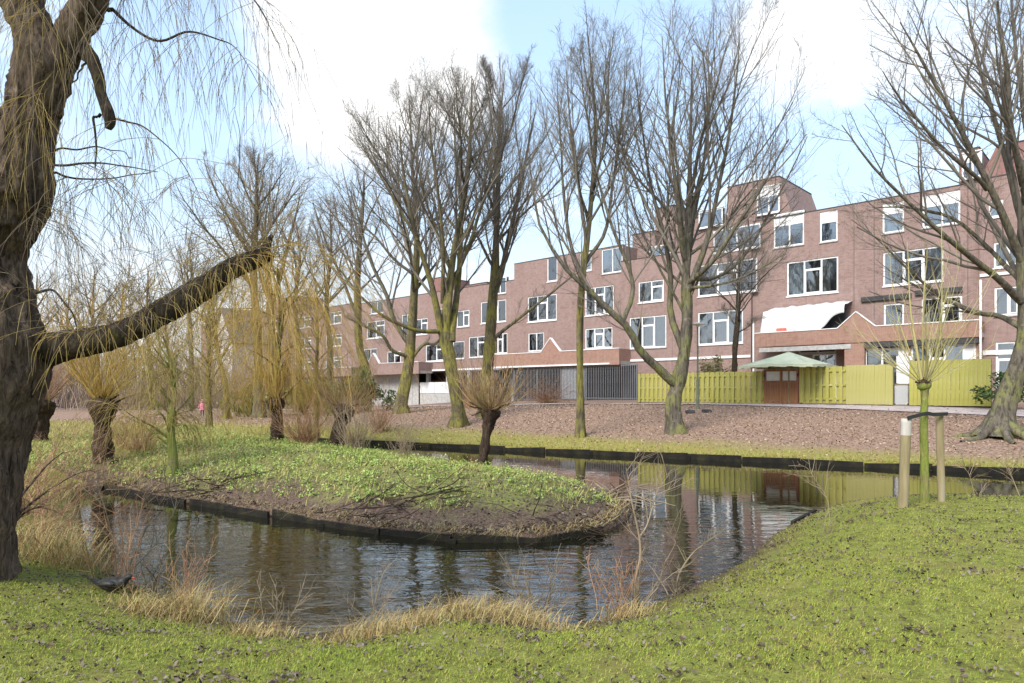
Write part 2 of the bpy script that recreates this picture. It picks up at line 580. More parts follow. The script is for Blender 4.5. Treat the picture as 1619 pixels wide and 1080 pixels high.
M['denim'] = varied('dark_trousers', [(0.03, 0.035, 0.05), (0.06, 0.065, 0.085)], 12, 0.9)
M['feather'] = varied('black_feathers', [(0.010, 0.010, 0.010), (0.035, 0.033, 0.03)], 30, 0.55)
M['beak'] = varied('red_beak', [(0.35, 0.05, 0.02), (0.45, 0.09, 0.03)], 30, 0.4)
M['red_mark'] = varied('red_label', [(0.55, 0.10, 0.08), (0.65, 0.17, 0.12)], 6, 0.6)
M['lamp_grey'] = varied('lamp_post_paint', [(0.12, 0.14, 0.10), (0.20, 0.22, 0.15)], 4, 0.5)
M['lamp_head'] = varied('lamp_head', [(0.52, 0.52, 0.50), (0.64, 0.64, 0.62)], 4, 0.4)


# ------------------------------------------------------------------ terrain
POND = np.array([(60, -12), (40, -3.5), (22, 5), (14, 9), (9, 11.3), (6.5, 11.8), (4.6, 11.0), (3.6, 9.6), (2.9, 8.4), (1.75, 7.0), (0.95, 6.25), (0.4, 5.95),
                 (-.1, 6.2), (-.5, 6.35), (-1.0, 6.15), (-1.5, 5.72), (-2.0, 5.85), (-2.7, 6.2), (-3.4, 6.8), (-4.3, 7.55), (-5.6, 9.0), (-6.8, 10.8), (-8.1, 12.8), (-9.2, 14.6),
                 (-9.1, 15.1), (-8.6, 14.7), (-7.4, 13.75), (-5.2, 12.25), (-3.4, 11.05), (-2.0, 10.2), (-1.0, 9.68), (-.1, 9.5), (.8, 9.72), (1.35, 10.2), (1.9, 11.2), (2.2, 12.5),
                 (1.8, 14.0), (.9, 15.3), (-.8, 16.8), (-2.8, 19.6), (-5, 22.2), (-8, 25.2), (-12, 28.5), (-16, 31.6), (-19, 33.6),
                 (-17.5, 34.1), (-15.7, 33.0), (-3.6, 26.3), (13, 17.4), (30, 8.3), (60, -7.7)], float)


def pond_sd(x, y):
    """distance to the pond's outline, positive on land"""
    x, y = np.asarray(x, float), np.asarray(y, float)
    sh = x.shape
    x, y = x.ravel(), y.ravel()
    best = np.full(x.shape, 1e9)
    inside = np.zeros(x.shape, bool)
    n = len(POND)
    for i in range(n):
        ax, ay = POND[i]
        bx, by = POND[(i + 1) % n]
        dx, dy = bx - ax, by - ay
        t = np.clip(((x - ax) * dx + (y - ay) * dy) / (dx * dx + dy * dy), 0, 1)
        best = np.minimum(best, (x - ax - t * dx) ** 2 + (y - ay - t * dy) ** 2)
        c = (ay > y) != (by > y)
        with np.errstate(divide='ignore', invalid='ignore'):
            xi = ax + (y - ay) * dx / (dy if dy != 0 else 1e-9)
        inside ^= c & (x < xi)
    d = np.sqrt(best)
    return np.where(inside, -d, d).reshape(sh)


def sstep(v, a, b):
    t = np.clip((v - a) / (b - a), 0, 1)
    return t * t * (3 - 2 * t)


def far_d(x, y):
    return (x - 13) * .472 + (y - 17.4) * .8816


DIVX = [-80, -9.2, -5, -2, 0, 1.5, 3, 5, 60]
DIVY = [26, 14.85, 10.8, 8.2, 7.8, 8.6, 11.0, 13, 13]


def is_island(x, y):
    return y > np.interp(x, DIVX, DIVY)


def lumps(x, y):
    return (np.sin(x * 1.7 + 1.3 * np.sin(y * 1.1)) * np.sin(y * 1.9 + 0.7 * np.sin(x * 2.3)) * 0.6 + np.sin(x * 4.1 + y * 2.2) * np.sin(y * 5.3 - x * 1.4) * 0.3)


def height(x, y):
    x, y = np.asarray(x, float), np.asarray(y, float)
    sd = pond_sd(x, y)
    s = np.maximum(sd, 0)
    near = 0.05 + 0.56 * (1 - np.exp(-(s / np.interp(x, [2.2, 4.2], [1.35, 0.75])) ** 1.3)) + 0.018 * lumps(x, y) * np.minimum(s, 1)
    isl = 0.10 + 0.58 * (1 - np.exp(-(s / 1.5) ** 1.2)) + 0.05 * lumps(x * 1.3, y * 1.3) * np.minimum(s, 1)
    plat = np.interp(x, [-60, -20, -12, -6, 4, 10, 60], [0.5, 0.5, 0.62, 1.1, 1.42, 1.5, 1.5])
    r = 0.17 + 0.113 * s
    k = 0.18
    hh = np.clip(0.5 + 0.5 * (plat - r) / k, 0, 1)
    far = plat * (1 - hh) + r * hh - k * hh * (1 - hh) + 0.012 * lumps(x, y)
    wf = sstep(far_d(x, y), -2.2, -0.2)
    wi = np.where(is_island(x, y), 1.0, 0.0)
    near_isl = near * (1 - wi) + isl * wi
    # on the left the two banks join smoothly
    wl = sstep(x, -12.5, -9.0)
    join = near_isl * wl + (0.62 + 0.02 * lumps(x, y)) * (1 - wl) * np.minimum(1, s / 0.8 + 0.1) + (1 - wl) * 0.0
    h = join * (1 - wf) + far * wf
    bed = np.maximum(-0.6, sd * 4.0 - 0.02)
    return np.where(sd < 0, bed, h)


def H(x, y):
    return float(height(np.array([x]), np.array([y]))[0])


def axis(pieces):
    o = [pieces[0][0]]
    for a, b, st in pieces:
        n = max(1, int(round((b - a) / st)))
        o += list(a + (b - a) * (np.arange(n) + 1) / n)
    return np.array(o)


gx = axis([(-420, -120, 30), (-120, -40, 5), (-40, -16, 1.0), (-16, -8, 0.25), (-8, 8, 0.1), (8, 16, 0.25), (16, 40, 1.0), (40, 120, 5), (120, 420, 30)])
gy = axis([(-40, -4, 4), (-4, 3, 0.5), (3, 17, 0.1), (17, 36, 0.25), (36, 60, 1.0), (60, 140, 8), (140, 700, 40)])
GX, GY = np.meshgrid(gx, gy)
GZ = height(GX, GY)
GS = pond_sd(GX, GY)
nx, ny = len(gx), len(gy)
V = np.stack([GX, GY, GZ], -1).reshape(-1, 3)
ii = np.arange(nx * ny).reshape(ny, nx)
Q = np.stack([ii[:-1, :-1], ii[:-1, 1:], ii[1:, 1:], ii[1:, :-1]], -1).reshape(-1, 4)
cxy = V[Q].mean(1)
reg_far = far_d(cxy[:, 0], cxy[:, 1]) > -1.0
reg_isl = (~reg_far) & is_island(cxy[:, 0], cxy[:, 1])
reg_near = ~(reg_far | reg_isl)


def ground_mats():
    # lawn: moss, short grass, worn brown patches
    m, t, b = material('lawn_moss')
    co = t.add('ShaderNodeTexCoord').outputs['Object']
    a = t.noise(co, 1.3, 6, 0.65)
    c = t.noise(co, 7, 6, 0.7)
    d = t.noise(co, 45, 4, 0.7)
    g = t.ramp(c, [(0.30, (0.11, 0.10, 0.028)), (0.46, (0.19, 0.205, 0.042)), (0.66, (0.275, 0.28, 0.068))])
    g = t.mix(t.maprange(d, 0.46, 0.62, 0.0, 0.6), g, (0.085, 0.065, 0.025))
    g = t.mix(t.maprange(a, 0.52, 0.70, 0.0, 0.5), g, (0.25, 0.185, 0.075))
    at_ = t.add('ShaderNodeAttribute', attribute_name='sd').outputs['Fac']
    edge = t.math('ADD', at_, t.math('MULTIPLY', t.math('SUBTRACT', a, 0.5), 0.9))
    g = t.mix(t.maprange(edge, 0.05, 0.6, 0.8, 0.0), g, (0.13, 0.095, 0.045))
    set_in(t, b, Base_Color=g, Roughness=0.95)
    b.inputs['Specular IOR Level'].default_value = 0.1
    bump(t, b, d, 0.8, 0.02)
    M['lawn'] = m
    # island: dark soil and twigs under green growth
    m, t, b = material('island_soil')
    co = t.add('ShaderNodeTexCoord').outputs['Object']
    a = t.noise(co, 1.1, 6, 0.65)
    d = t.noise(co, 26, 5, 0.72)
    g = t.ramp(d, [(0.34, (0.04, 0.028, 0.020)), (0.52, (0.14, 0.095, 0.07)), (0.66, (0.25, 0.175, 0.135))])
    at_ = t.add('ShaderNodeAttribute', attribute_name='sd').outputs['Fac']
    edge = t.math('ADD', at_, t.math('MULTIPLY', t.math('SUBTRACT', a, 0.5), 4.0))
    gr = t.mix(t.noise(co, 9, 5, 0.7), (0.17, 0.21, 0.04), (0.30, 0.30, 0.09))
    brk = t.maprange(t.noise(co, 14, 5, 0.75), 0.40, 0.56)
    g = t.mix(t.math('MULTIPLY', t.maprange(edge, 0.3, 1.6, 0.0, 0.9), brk), g, gr)
    set_in(t, b, Base_Color=g, Roughness=0.95)
    b.inputs['Specular IOR Level'].default_value = 0.1
    bump(t, b, d, 0.9, 0.04)
    M['island'] = m
    # far bank: a grass strip by the water, then trodden earth under fallen leaves
    m, t, b = material('leafy_bank')
    co = t.add('ShaderNodeTexCoord').outputs['Object']
    a = t.noise(co, 0.5, 6, 0.65)
    d = t.noise(co, 11, 6, 0.75)
    g = t.ramp(d, [(0.33, (0.12, 0.07, 0.045)), (0.48, (0.26, 0.17, 0.12)), (0.58, (0.37, 0.26, 0.195)), (0.7, (0.45, 0.36, 0.295))])
    x = t.add('ShaderNodeSeparateXYZ', ins={0: co}).outputs[0]
    at_ = t.add('ShaderNodeAttribute', attribute_name='sd').outputs['Fac']
    wide = t.maprange(x, -6, 16, 0.6, -1.3)
    e = t.math('ADD', t.math('ADD', at_, t.math('MULTIPLY', t.math('SUBTRACT', a, 0.5), 3.2)), t.math('MULTIPLY', wide, -1.0))
    gr = t.ramp(t.noise(co, 6, 6, 0.7), [(0.3, (0.25, 0.14, 0.06)), (0.44, (0.30, 0.24, 0.065)), (0.58, (0.24, 0.27, 0.05)), (0.75, (0.44, 0.38, 0.14))])
    g = t.mix(t.maprange(e, 1.2, 3.6, 0.85, 0.0), g, gr)
    set_in(t, b, Base_Color=g, Roughness=0.95)
    b.inputs['Specular IOR Level'].default_value = 0.1
    bump(t, b, d, 0.9, 0.05)
    M['far_bank'] = m


ground_mats()


def ground_piece(name, mask, mat):
    q = Q[mask]
    u, inv = np.unique(q, return_inverse=True)
    o = mesh_np(name, V[u], inv.reshape(-1, 4), None, M[mat], None, True, {'sd': GS.reshape(-1)[u]}, 'structure')
    return o


ground_piece('lawn', reg_near, 'lawn')
ground_piece('island', reg_isl, 'island')
ground_piece('far_bank', reg_far, 'far_bank')

# water
m, t, b = material('pond_water')
co = t.add('ShaderNodeTexCoord').outputs['Object']
yy = t.add('ShaderNodeSeparateXYZ', ins={0: co}).outputs[1]
st = t.add('ShaderNodeMapping', ins={'Vector': co, 'Scale': (0.8, 2.3, 1.0), 'Rotation': (0, 0, math.radians(-14))}).outputs[0]
r1 = t.noise(st, 2.1, 3, 0.5, 0.7)
r2 = t.noise(st, 0.5, 2, 0.5, 0.4)
calm = t.maprange(yy, 6.5, 13.5, 0.9, 0.09)
hgt = t.math('MULTIPLY', t.math('ADD', r1, t.math('MULTIPLY', r2, 0.9)), calm)
set_in(t, b, Base_Color=(0.010, 0.0095, 0.005), Roughness=0.015)
b.inputs['IOR'].default_value = 1.6
b.inputs['Specular IOR Level'].default_value = 0.7
bump(t, b, hgt, 0.34, 0.05)
M['water'] = m
wx = axis([(-30, 62, 4)])
wy = axis([(-14, 38, 4)])
WX, WY = np.meshgrid(wx, wy)
wi_ = np.arange(WX.size).reshape(WX.shape)
mesh_np('pond_water', np.stack([WX, WY, WX * 0], -1), np.stack([wi_[:-1, :-1], wi_[:-1, 1:], wi_[1:, 1:], wi_[1:, :-1]], -1).reshape(-1, 4), None, M['water'], None, False, None, 'structure')

# ------------------------------------------------------------------ facade frame: s along the street front, n out of it towards the camera
FO = np.array([22.0, 41.0])
FS = np.array([.726, -.6876])
FN = np.array([-.6876, -.726])
FROT = math.atan2(FS[1], FS[0])


def fac(px, n=0.0):
    """s and distance where the ray of a pixel column meets the plane n metres in front of the facade"""
    u = (px - HX) / F
    s = (u * (FO[1] + n * FN[1]) - FO[0] - n * FN[0]) / (FS[0] - u * FS[1])
    return s, FO[1] + s * FS[1] + n * FN[1]


def fz(py, Y):
    return CAMZ + (HY - py) / F * Y


def fxy(s, n=0.0):
    return FO + s * FS + n * FN


# footpath along the fences: a sheet just above the bank
pl = [fxy(s, 13.4) for s in np.linspace(14, -34, 60)] + [np.array(p) for p in ((-17.5, 59.0), (-24, 62), (-45, 64), (-90, 66))]
pl = smooth_line(pl, 160)
tn = norm(np.gradient(pl, axis=0))
nr = np.stack([-tn[:, 1], tn[:, 0]], -1)
pv_, cols_ = [], np.linspace(-1.1, 0.9, 5)
for c in cols_:
    q = pl + nr * c
    pv_.append(np.column_stack([q, height(q[:, 0], q[:, 1]) + 0.035]))
pv_ = np.stack(pv_, 1)
k = np.arange(pv_.shape[0] * 5).reshape(-1, 5)
M['path'] = varied('path_surface', [(0.34, 0.27, 0.25), (0.47, 0.38, 0.35), (0.52, 0.44, 0.41)], 3, 0.9, 0.2, 0.01)
mesh_np('path', pv_, np.stack([k[:-1, :-1], k[:-1, 1:], k[1:, 1:], k[1:, :-1]], -1).reshape(-1, 4), None, M['path'], None, True, None, 'structure')


# ------------------------------------------------------------------ timber edging of the banks
def edging(line, z0, z1, label, board=1.5, thick=0.05, seed=1, out=0.03):
    rng = np.random.default_rng(seed)
    L = smooth_line(np.array(line, float), 400)
    dist = np.concatenate([[0], np.cumsum(np.linalg.norm(np.diff(L, axis=0), axis=1))])
    n = max(1, int(dist[-1] / board))
    root = empty('timber_edging', (L[0][0], L[0][1], 0))
    tag(root, label, 'edging')
    for i in range(n):
        a = np.array([np.interp(dist[-1] * i / n, dist, L[:, c]) for c in (0, 1)])
        c_ = np.array([np.interp(dist[-1] * (i + 1) / n, dist, L[:, c]) for c in (0, 1)])
        d = (c_ - a) / np.linalg.norm(c_ - a)
        nn = np.array([-d[1], d[0]]) * thick / 2
        a = a + d * 0.008 - L[0]
        c_ = c_ - d * 0.008 - L[0]
        zt = z1 + rng.normal() * 0.02
        zt2 = z1 + rng.normal() * 0.02
        j = rng.normal() * 0.02
        m_ = MB()
        p = [a - nn, c_ - nn, c_ + nn, a + nn]
        m_.hexa([(p[q][0] + j, p[q][1] + j, z0) for q in range(4)] + [(p[q][0] + j, p[q][1] + j, (zt, zt2, zt2, zt)[q]) for q in range(4)])
        m_.build('board', M['timber_dark'], root)
        if i % 2 == 0:
            MB().box((a[0] - .05, a[1] - .05 - thick, z0), (a[0] + .05, a[1] + .05 - thick, z1 - 0.05)).build('post', M['timber_dark'], root)
    return root


edging([(-17.4, 34.0), (-15.7, 32.95), (-3.6, 26.25), (13, 17.35), (30, 8.25)], -0.5, 0.165, 'long dark wet timber edging along the leaf covered far bank', 1.6, 0.06, 3)
edging([(-9.0, 14.97), (-8.55, 14.62), (-7.38, 13.67), (-5.17, 12.17), (-3.37, 10.97), (-2.0, 10.13), (-1.0, 9.61), (-.1, 9.43), (.83, 9.67), (1.39, 10.14)], -0.5, 0.10, 'low dark timber boards holding the front shore of the island', 1.2, 0.05, 4)
edging([(5.05, 11.35), (4.62, 10.9), (4.25, 10.35)], -0.4, 0.17, 'short dark plank at the water edge below the right lawn', 0.7, 0.05, 5)


# ------------------------------------------------------------------ apartment blocks
def window(root, s0, s1, z0, z1, y, cols, curtain=0.35, rng=random.Random(5), fw=0.095, sill=True, s_ref=0.0):
    """white framed window; cols: (width, kind) with kind f fixed, t transom over a casement, p closed panel over a pane"""
    s0, s1 = s0 - s_ref, s1 - s_ref
    fr = MB()
    ya, yb = y + 0.05, y + 0.13
    fr.box((s0, ya, z1 - fw), (s1, yb, z1))
    fr.box((s0, ya, z0), (s1, yb, z0 + fw))
    tot = sum(c[0] for c in cols)
    x = s0
    panes, panels = [], []
    for i, (w, kd) in enumerate(cols):
        xa, xb = x, x + (s1 - s0) * w / tot
        x = xb
        fr.box((xa, ya - 0.002, z0 + fw), (xa + fw, yb, z1 - fw))
        if i == len(cols) - 1:
            fr.box((xb - fw, ya - 0.002, z0 + fw), (xb, yb, z1 - fw))
            xb -= fw
        a, b_, c, d = xa + fw, xb, z0 + fw, z1 - fw
        if kd == 't':
            zm = c + (d - c) * 0.74
            fr.box((a, ya + 0.001, zm - 0.04), (b_, yb, zm + 0.04))
            # the opening casement stands a little proud
            for bx in (((a, c), (a + .06, zm - .04)), ((b_ - .06, c), (b_, zm - .04)), ((a + .06, c), (b_ - .06, c + .06)), ((a + .06, zm - .10), (b_ - .06, zm - .04))):
                fr.box((bx[0][0], ya - 0.03, bx[0][1]), (bx[1][0], ya + 0.06, bx[1][1]))
            panes += [(a, b_, zm + 0.04, d), (a, b_, c, zm - 0.04)]
        elif kd == 'p':
            zm = c + (d - c) * 0.66
            fr.box((a, ya + 0.001, zm - 0.04), (b_, yb, zm + 0.04))
            panels.append((a, b_, zm + 0.04, d))
            panes.append((a, b_, c, zm - 0.04))
        elif kd == 'w':
            panels.append((a, b_, c, d))
        else:
            panes.append((a, b_, c, d))
    w_ = fr.build('window', M['white'], root)
    for (a, b_, c, d) in panes:
        MB().box((a, y + 0.085, c), (b_, y + 0.095, d)).build('pane', M['glass'], w_)
    for (a, b_, c, d) in panels:
        MB().box((a, y + 0.07, c), (b_, y + 0.10, d)).build('panel', M['panel'], w_)
    if sill:
        MB().box((s0 - 0.04, y - 0.07, z0 - 0.075), (s1 + 0.04, y + 0.12, z0 - 0.012)).build('sill', M['white'] if rng.random() < .5 else M['concrete'], w_)
    # drawn curtains and the dim room behind
    for (a, b_, c, d) in panes:
        if d - c < 0.5:
            continue
        r = rng.random()
        if r < curtain:
            f0, f1 = (0.0, 1.0) if rng.random() < 0.5 else ((0.0, 0.5) if rng.random() < 0.5 else (0.5, 1.0))
            n = 14
            cu = MB()
            pts = [(a + (b_ - a) * (f0 + (f1 - f0) * q / n), y + 0.20 + 0.025 * math.sin(q * 1.9)) for q in range(n + 1)]
            for q in range(n):
                cu.hexa([(pts[q][0], pts[q][1], c), (pts[q + 1][0], pts[q + 1][1], c), (pts[q + 1][0], pts[q + 1][1] + .01, c), (pts[q][0], pts[q][1] + .01, c),
                         (pts[q][0], pts[q][1], d), (pts[q + 1][0], pts[q + 1][1], d), (pts[q + 1][0], pts[q + 1][1] + .01, d), (pts[q][0], pts[q][1] + .01, d)])
            cu.build('curtain', M[rng.choice(['curtain', 'curtain', 'curtain_grey', 'curtain_beige'])], w_)
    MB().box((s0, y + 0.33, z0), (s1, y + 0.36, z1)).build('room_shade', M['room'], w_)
    return w_


def wall(root, name, s0, s1, z0, top, y, depth, holes, mat, s_ref=0.0, reveal=0.34):
    """brick front with window openings cut through, returned round the sides and back; top: height or (left, right)"""
    s0, s1 = s0 - s_ref, s1 - s_ref
    hs = [(a - s_ref, b - s_ref, c, d) for a, b, c, d in holes]
    xs = sorted({s0, s1} | {v for h in hs for v in h[:2] if s0 < v < s1})
    zs = sorted({z0, top} | {v for h in hs for v in h[2:] if z0 < v < top})
    mb = MB()
    for i in range(len(xs) - 1):
        for j in range(len(zs) - 1):
            mx_, mz = (xs[i] + xs[i + 1]) / 2, (zs[j] + zs[j + 1]) / 2
            if any(h[0] < mx_ < h[1] and h[2] < mz < h[3] for h in hs):
                continue
            mb.poly([(xs[i], y, zs[j]), (xs[i + 1], y, zs[j]), (xs[i + 1], y, zs[j + 1]), (xs[i], y, zs[j + 1])])
    for (a, b_, c, d) in hs:
        a, b_, c, d = max(a, s0), min(b_, s1), max(c, z0), min(d, top)
        r = y + reveal
        mb.poly([(a, y, c), (a, y, d), (a, r, d), (a, r, c)])
        mb.poly([(b_, y, c), (b_, r, c), (b_, r, d), (b_, y, d)])
        mb.poly([(a, y, c), (a, r, c), (b_, r, c), (b_, y, c)])
        if d < top - 1e-6:
            mb.poly([(a, y, d), (b_, y, d), (b_, r, d), (a, r, d)])
    Y1 = y + depth
    mb.poly([(s0, Y1, z0), (s0, Y1, top), (s1, Y1, top), (s1, Y1, z0)])
    mb.poly([(s0, y, z0), (s0, y, top), (s0, Y1, top), (s0, Y1, z0)])
    mb.poly([(s1, y, z0), (s1, Y1, z0), (s1, Y1, top), (s1, y, top)])
    return mb.build(name, M[mat], root)


def block(label, s_ref):
    p = fxy(s_ref)
    root = empty('apartment_block', (p[0], p[1], 0), FROT)
    tag(root, label, 'apartment block', 'brick apartment blocks along the water')
    return root


def rect(x0, y0, x1, y1, n=0.0):
    """facade rectangle from the pixel box of a window (top and bottom read at its left edge)"""
    sa, Ya = fac(x0, n)
    sb, _ = fac(x1, n)
    return (sa, sb, fz(y1, Ya), fz(y0, Ya))


def add_windows(root, lst, y, s_ref, curtain=0.35):
    for (r, cols) in lst:
        window(root, *r, y, cols, curtain, s_ref=s_ref)


T3 = [(1.0, 'f'), (1.0, 't'), (1.0, 'f')]
T2 = [(1.0, 'f'), (1.0, 't')]
F2 = [(1.0, 'f'), (1.0, 'f')]
P2 = [(1.0, 'p'), (1.0, 'p')]
P1 = [(1.0, 'p')]
F1 = [(1.0, 'f')]
ROOF = 13.65


def roof_and_coping(root, s0, s1, y, depth, top, s_ref):
    a, b_ = s0 - s_ref, s1 - s_ref
    MB().box((a + .25, y + .25, top - 0.35), (b_ - .25, y + depth - .25, top - 0.25)).build('roof', M['roofing'], root)
    MB().box((a - .01, y - .03, top), (b_ + .01, y + .27, top + .05)).build('coping', M['dark_beam'], root)


def parapet(root, x0, x1, n, pk, zb, zt, s_ref, mat='brick_orange', peak_h=1.15, peak_w=2.2):
    """balcony front with a small gable in it, capped with a pale coping; floor slab behind"""
    sa, sb, sp = fac(x0, n)[0] - s_ref, fac(x1, n)[0] - s_ref, fac(pk, n)[0] - s_ref
    w = peak_w / 2
    line = [(sa, zt), (sp - w, zt), (sp - w * 0.0, zt + peak_h), (sp + w, zt), (sb, zt)]
    ya = -n
    m_ = MB().prism([(sa, zb), (sb, zb)] + [(x, z) for x, z in reversed(line)], ya, ya + 0.2)
    m_.build('balcony_parapet', M[mat], root)
    cp = MB()
    for (a, b_) in zip(line[:-1], line[1:]):
        cp.bar((a[0], ya + .1, a[1] + .025), (b_[0], ya + .1, b_[1] + .025), .28, .05)
    cp.build('parapet_coping', M['white'], root)
    MB().box((sa + .01, ya + .21, zb + .05), (sb - .01, -0.01, zb + .3)).build('balcony_floor', M['concrete'], root)
    for q in (sa, sb - .2):
        MB().box((q, ya + .201, zb + .3), (q + .2, -0.012, zt)).build('balcony_side', M[mat], root)


# block B: the long front behind the garden fence, px 1190..1551
sB0, sB1 = fac(1190)[0], fac(1551)[0]
rB = block('red brick block behind the green garden fence and parasol', sB0)
wins = [(rect(1223, 340, 1271, 393), P2), (rect(1296, 336, 1324, 384), P1), (rect(1395, 323, 1429, 370), P1), (rect(1458, 310, 1518, 361), P2),
        (rect(1244, 415, 1325, 469), T3), (rect(1396, 400, 1491, 453), T3)]
low = [(rect(1397, 481, 1429, 540), F1), (rect(1457, 472, 1521, 518), T2), (rect(1262, 500, 1322, 560), F2)]
GB = [(rect(1284, 560, 1322, 640), F2)]
GX_ = [(rect(1367, 552, 1436, 640, 1.5), [(1, 'f'), (1, 'f'), (.6, 'w')]), (rect(1440, 547, 1543, 620, 1.5), [(1, 'f'), (.8, 't'), (1, 'f'), (.7, 'w')])]
wall(rB, 'wall', sB0, sB1, 0.8, ROOF, 0.0, 10.0, [w[0] for w in wins + low + GB], 'brick', sB0)
add_windows(rB, wins, 0.0, sB0, 0.6)
add_windows(rB, low, 0.0, sB0, 0.2)
add_windows(rB, GB, 0.0, sB0, 0.5)
for xj in (1290, 1350, 1382, 1440, 1530):
    a = fac(xj)[0] - sB0
    for z0_, z1_ in ((fz(505, fac(xj)[1]), ROOF - .02),):
        if not any(w[0][0] - sB0 - .1 < a < w[0][1] - sB0 + .1 for w in wins + low):
            MB().box((a - .012, -.008, z0_), (a + .012, -.002, z1_)).build('expansion_joint', M['dark_beam'], rB)
roof_and_coping(rB, sB0, sB1, 0, 10, ROOF, sB0)
zbB = fz(541, fac(1370, 1.8)[1])
ztB = fz(517, fac(1370, 1.8)[1])
parapet(rB, 1193, 1549, 1.8, 1353, zbB, ztB, sB0, peak_h=.92, peak_w=2.1)
# dark beams and pale fascia over the ground and first floor openings
for (x0, x1, zc, mt, nn) in ((1361, 1440, fz(471, fac(1400)[1]), 'dark_beam', .15), (1446, 1521, fz(461, fac(1480)[1]), 'dark_beam', .15), (1366, 1546, zbB - .17, 'dark_beam', 1.79), (1200, 1345, zbB - .2, 'concrete', 1.79)):
    a, b_ = fac(x0, nn)[0] - sB0, fac(x1, nn)[0] - sB0
    MB().box((a, -nn, zc - .14), (b_, -nn + .5 if nn > 1 else -0.005, zc + .14)).build('beam', M[mt], rB)
a = fac(1351, 1.7)[0] - sB0
MB().box((a - .55, -1.75, 0.9), (a + .55, -0.01, zbB - .01)).build('pier', M['brick_orange'], rB)
for x0, n in ((1191, 1.92), (1550, 1.92)):
    a = fac(x0, n)[0] - sB0
    tb = TB()
    z_hi = 6.7 if x0 < 1300 else 8.0
    tb.add(np.array([[[a, -n, 1.0], [a, -n, z_hi]]]), np.array([[.06, .06]]), 8)
    tb.build('drainpipe', M['white'], rB)
ga, gb_ = fac(1362, 1.5)[0], fac(1547, 1.5)[0]
wall(rB, 'extension_wall', ga, gb_, 0.8, zbB - .34, -1.5, 1.48, [w[0] for w in GX_], 'brick_orange', sB0)
add_windows(rB, GX_, -1.5, sB0, 0.55)
# white tarpaulin shelter on the balcony
s0t, s1t = fac(1211, 1.2)[0] - sB0, fac(1338, 1.2)[0] - sB0
N_ = 40
zt_hi, zt_ed, zt_lo = fz(483, fac(1275, 0)[1]), fz(488, fac(1275, 1.5)[1]), fz(526, fac(1240, 1.6)[1])
tv = []
for i in range(N_ + 1):
    for j in range(9):
        f = i / N_
        t_ = j / 8
        xx = s0t + (s1t - s0t) * f
        if j <= 3:
            yy_ = -0.05 - 1.45 * (j / 3)
            zz = zt_hi + (zt_ed - zt_hi) * (j / 3) - .05 * math.sin(math.pi * j / 3) + .08 * f
        else:
            k_ = (j - 3) / 5
            yy_ = -1.5 - .14 * math.sin(k_ * 2.0)
            zz = zt_ed + .08 * f - k_ * ((zt_ed - zt_lo) * (1.0 - .03 * math.sin(f * 19)) * (1 - .62 * float(sstep(np.array(f), .72, .92))))
        if j > 2:
            xx += (.22 * (1 - f) - .0 * f) * (1 if i < 6 else 0) * (j - 2) / 6 * -1
        zz += .03 * math.sin(f * 31 + j) + .02 * math.sin(f * 57 + 2 * j)
        yy_ += .03 * math.sin(f * 43 + 1.3 * j)
        tv.append((xx, yy_, zz))
kk = np.arange((N_ + 1) * 9).reshape(N_ + 1, 9)
tarp = mesh_np('tarpaulin', tv, np.stack([kk[:-1, :-1], kk[:-1, 1:], kk[1:, 1:], kk[1:, :-1]], -1).reshape(-1, 4), None, M['tarp'], None, True)
p = fxy(sB0)
tarp.location = (p[0], p[1], 0)
tarp.rotation_euler = (0, 0, FROT)
md = tarp.modifiers.new('thickness', 'SOLIDIFY')
md.thickness = 0.012
tag(tarp, 'sagging white tarpaulin stretched over the first floor balcony', 'tarpaulin')
rd = MB().box((fac(1228, 1.7)[0] - sB0, -1.79, zt_lo + .1), (fac(1244, 1.7)[0] - sB0, -1.775, zt_lo + .28)).build('red_label', M['red_mark'], tarp)
MB().box((s1t - 1.2, -0.9, zt_lo - .2), (s1t - .1, -0.8, zt_ed - .1)).build('balcony_shade_panel', M['dark_void'], rB)  # dark panel painting in the shaded opening under the tarpaulin's right end

# rooftop rooms of block B and the block to its left
sA0, sA1 = fac(985, 0)[0], sB0 - 0.003
rA = block('recessed brick block with a stepped roof behind the forked tree', sA0)
wA = [(rect(1106, 421, 1199, 470), T3), (rect(1106, 495, 1177, 546), T3), (rect(1130, 366, 1204, 402), F2), (rect(998, 503, 1056, 552), T3), (rect(1012, 447, 1052, 480), T2)]
zA = 12.3
wall(rA, 'wall', sA0, sA1, 0.8, zA, -0.25, 10.2, [w[0] for w in wA] + [(sA0, fac(1007, .25)[0], 0.9, 4.2)], 'brick', sA0)
MB().box((0.01, 0.05, 0.9), (fac(1007, .25)[0] - sA0 - .01, .08, 4.19)).build('undercroft_shade_back', M['dark_void'], rA)  # dark panel close behind the opening, painting in the undercroft's shade
add_windows(rA, wA, -0.25, sA0, 0.6)
roof_and_coping(rA, sA0, sA1, -0.25, 10.2, zA, sA0)
a, b_ = 0.02, sA1 - sA0 - .02
MB().box((a, -0.33, 4.45), (b_, -0.26, 4.62)).build('string_course', M['white'], rA)
# stepped rooftop storeys, set back, with sloping ends


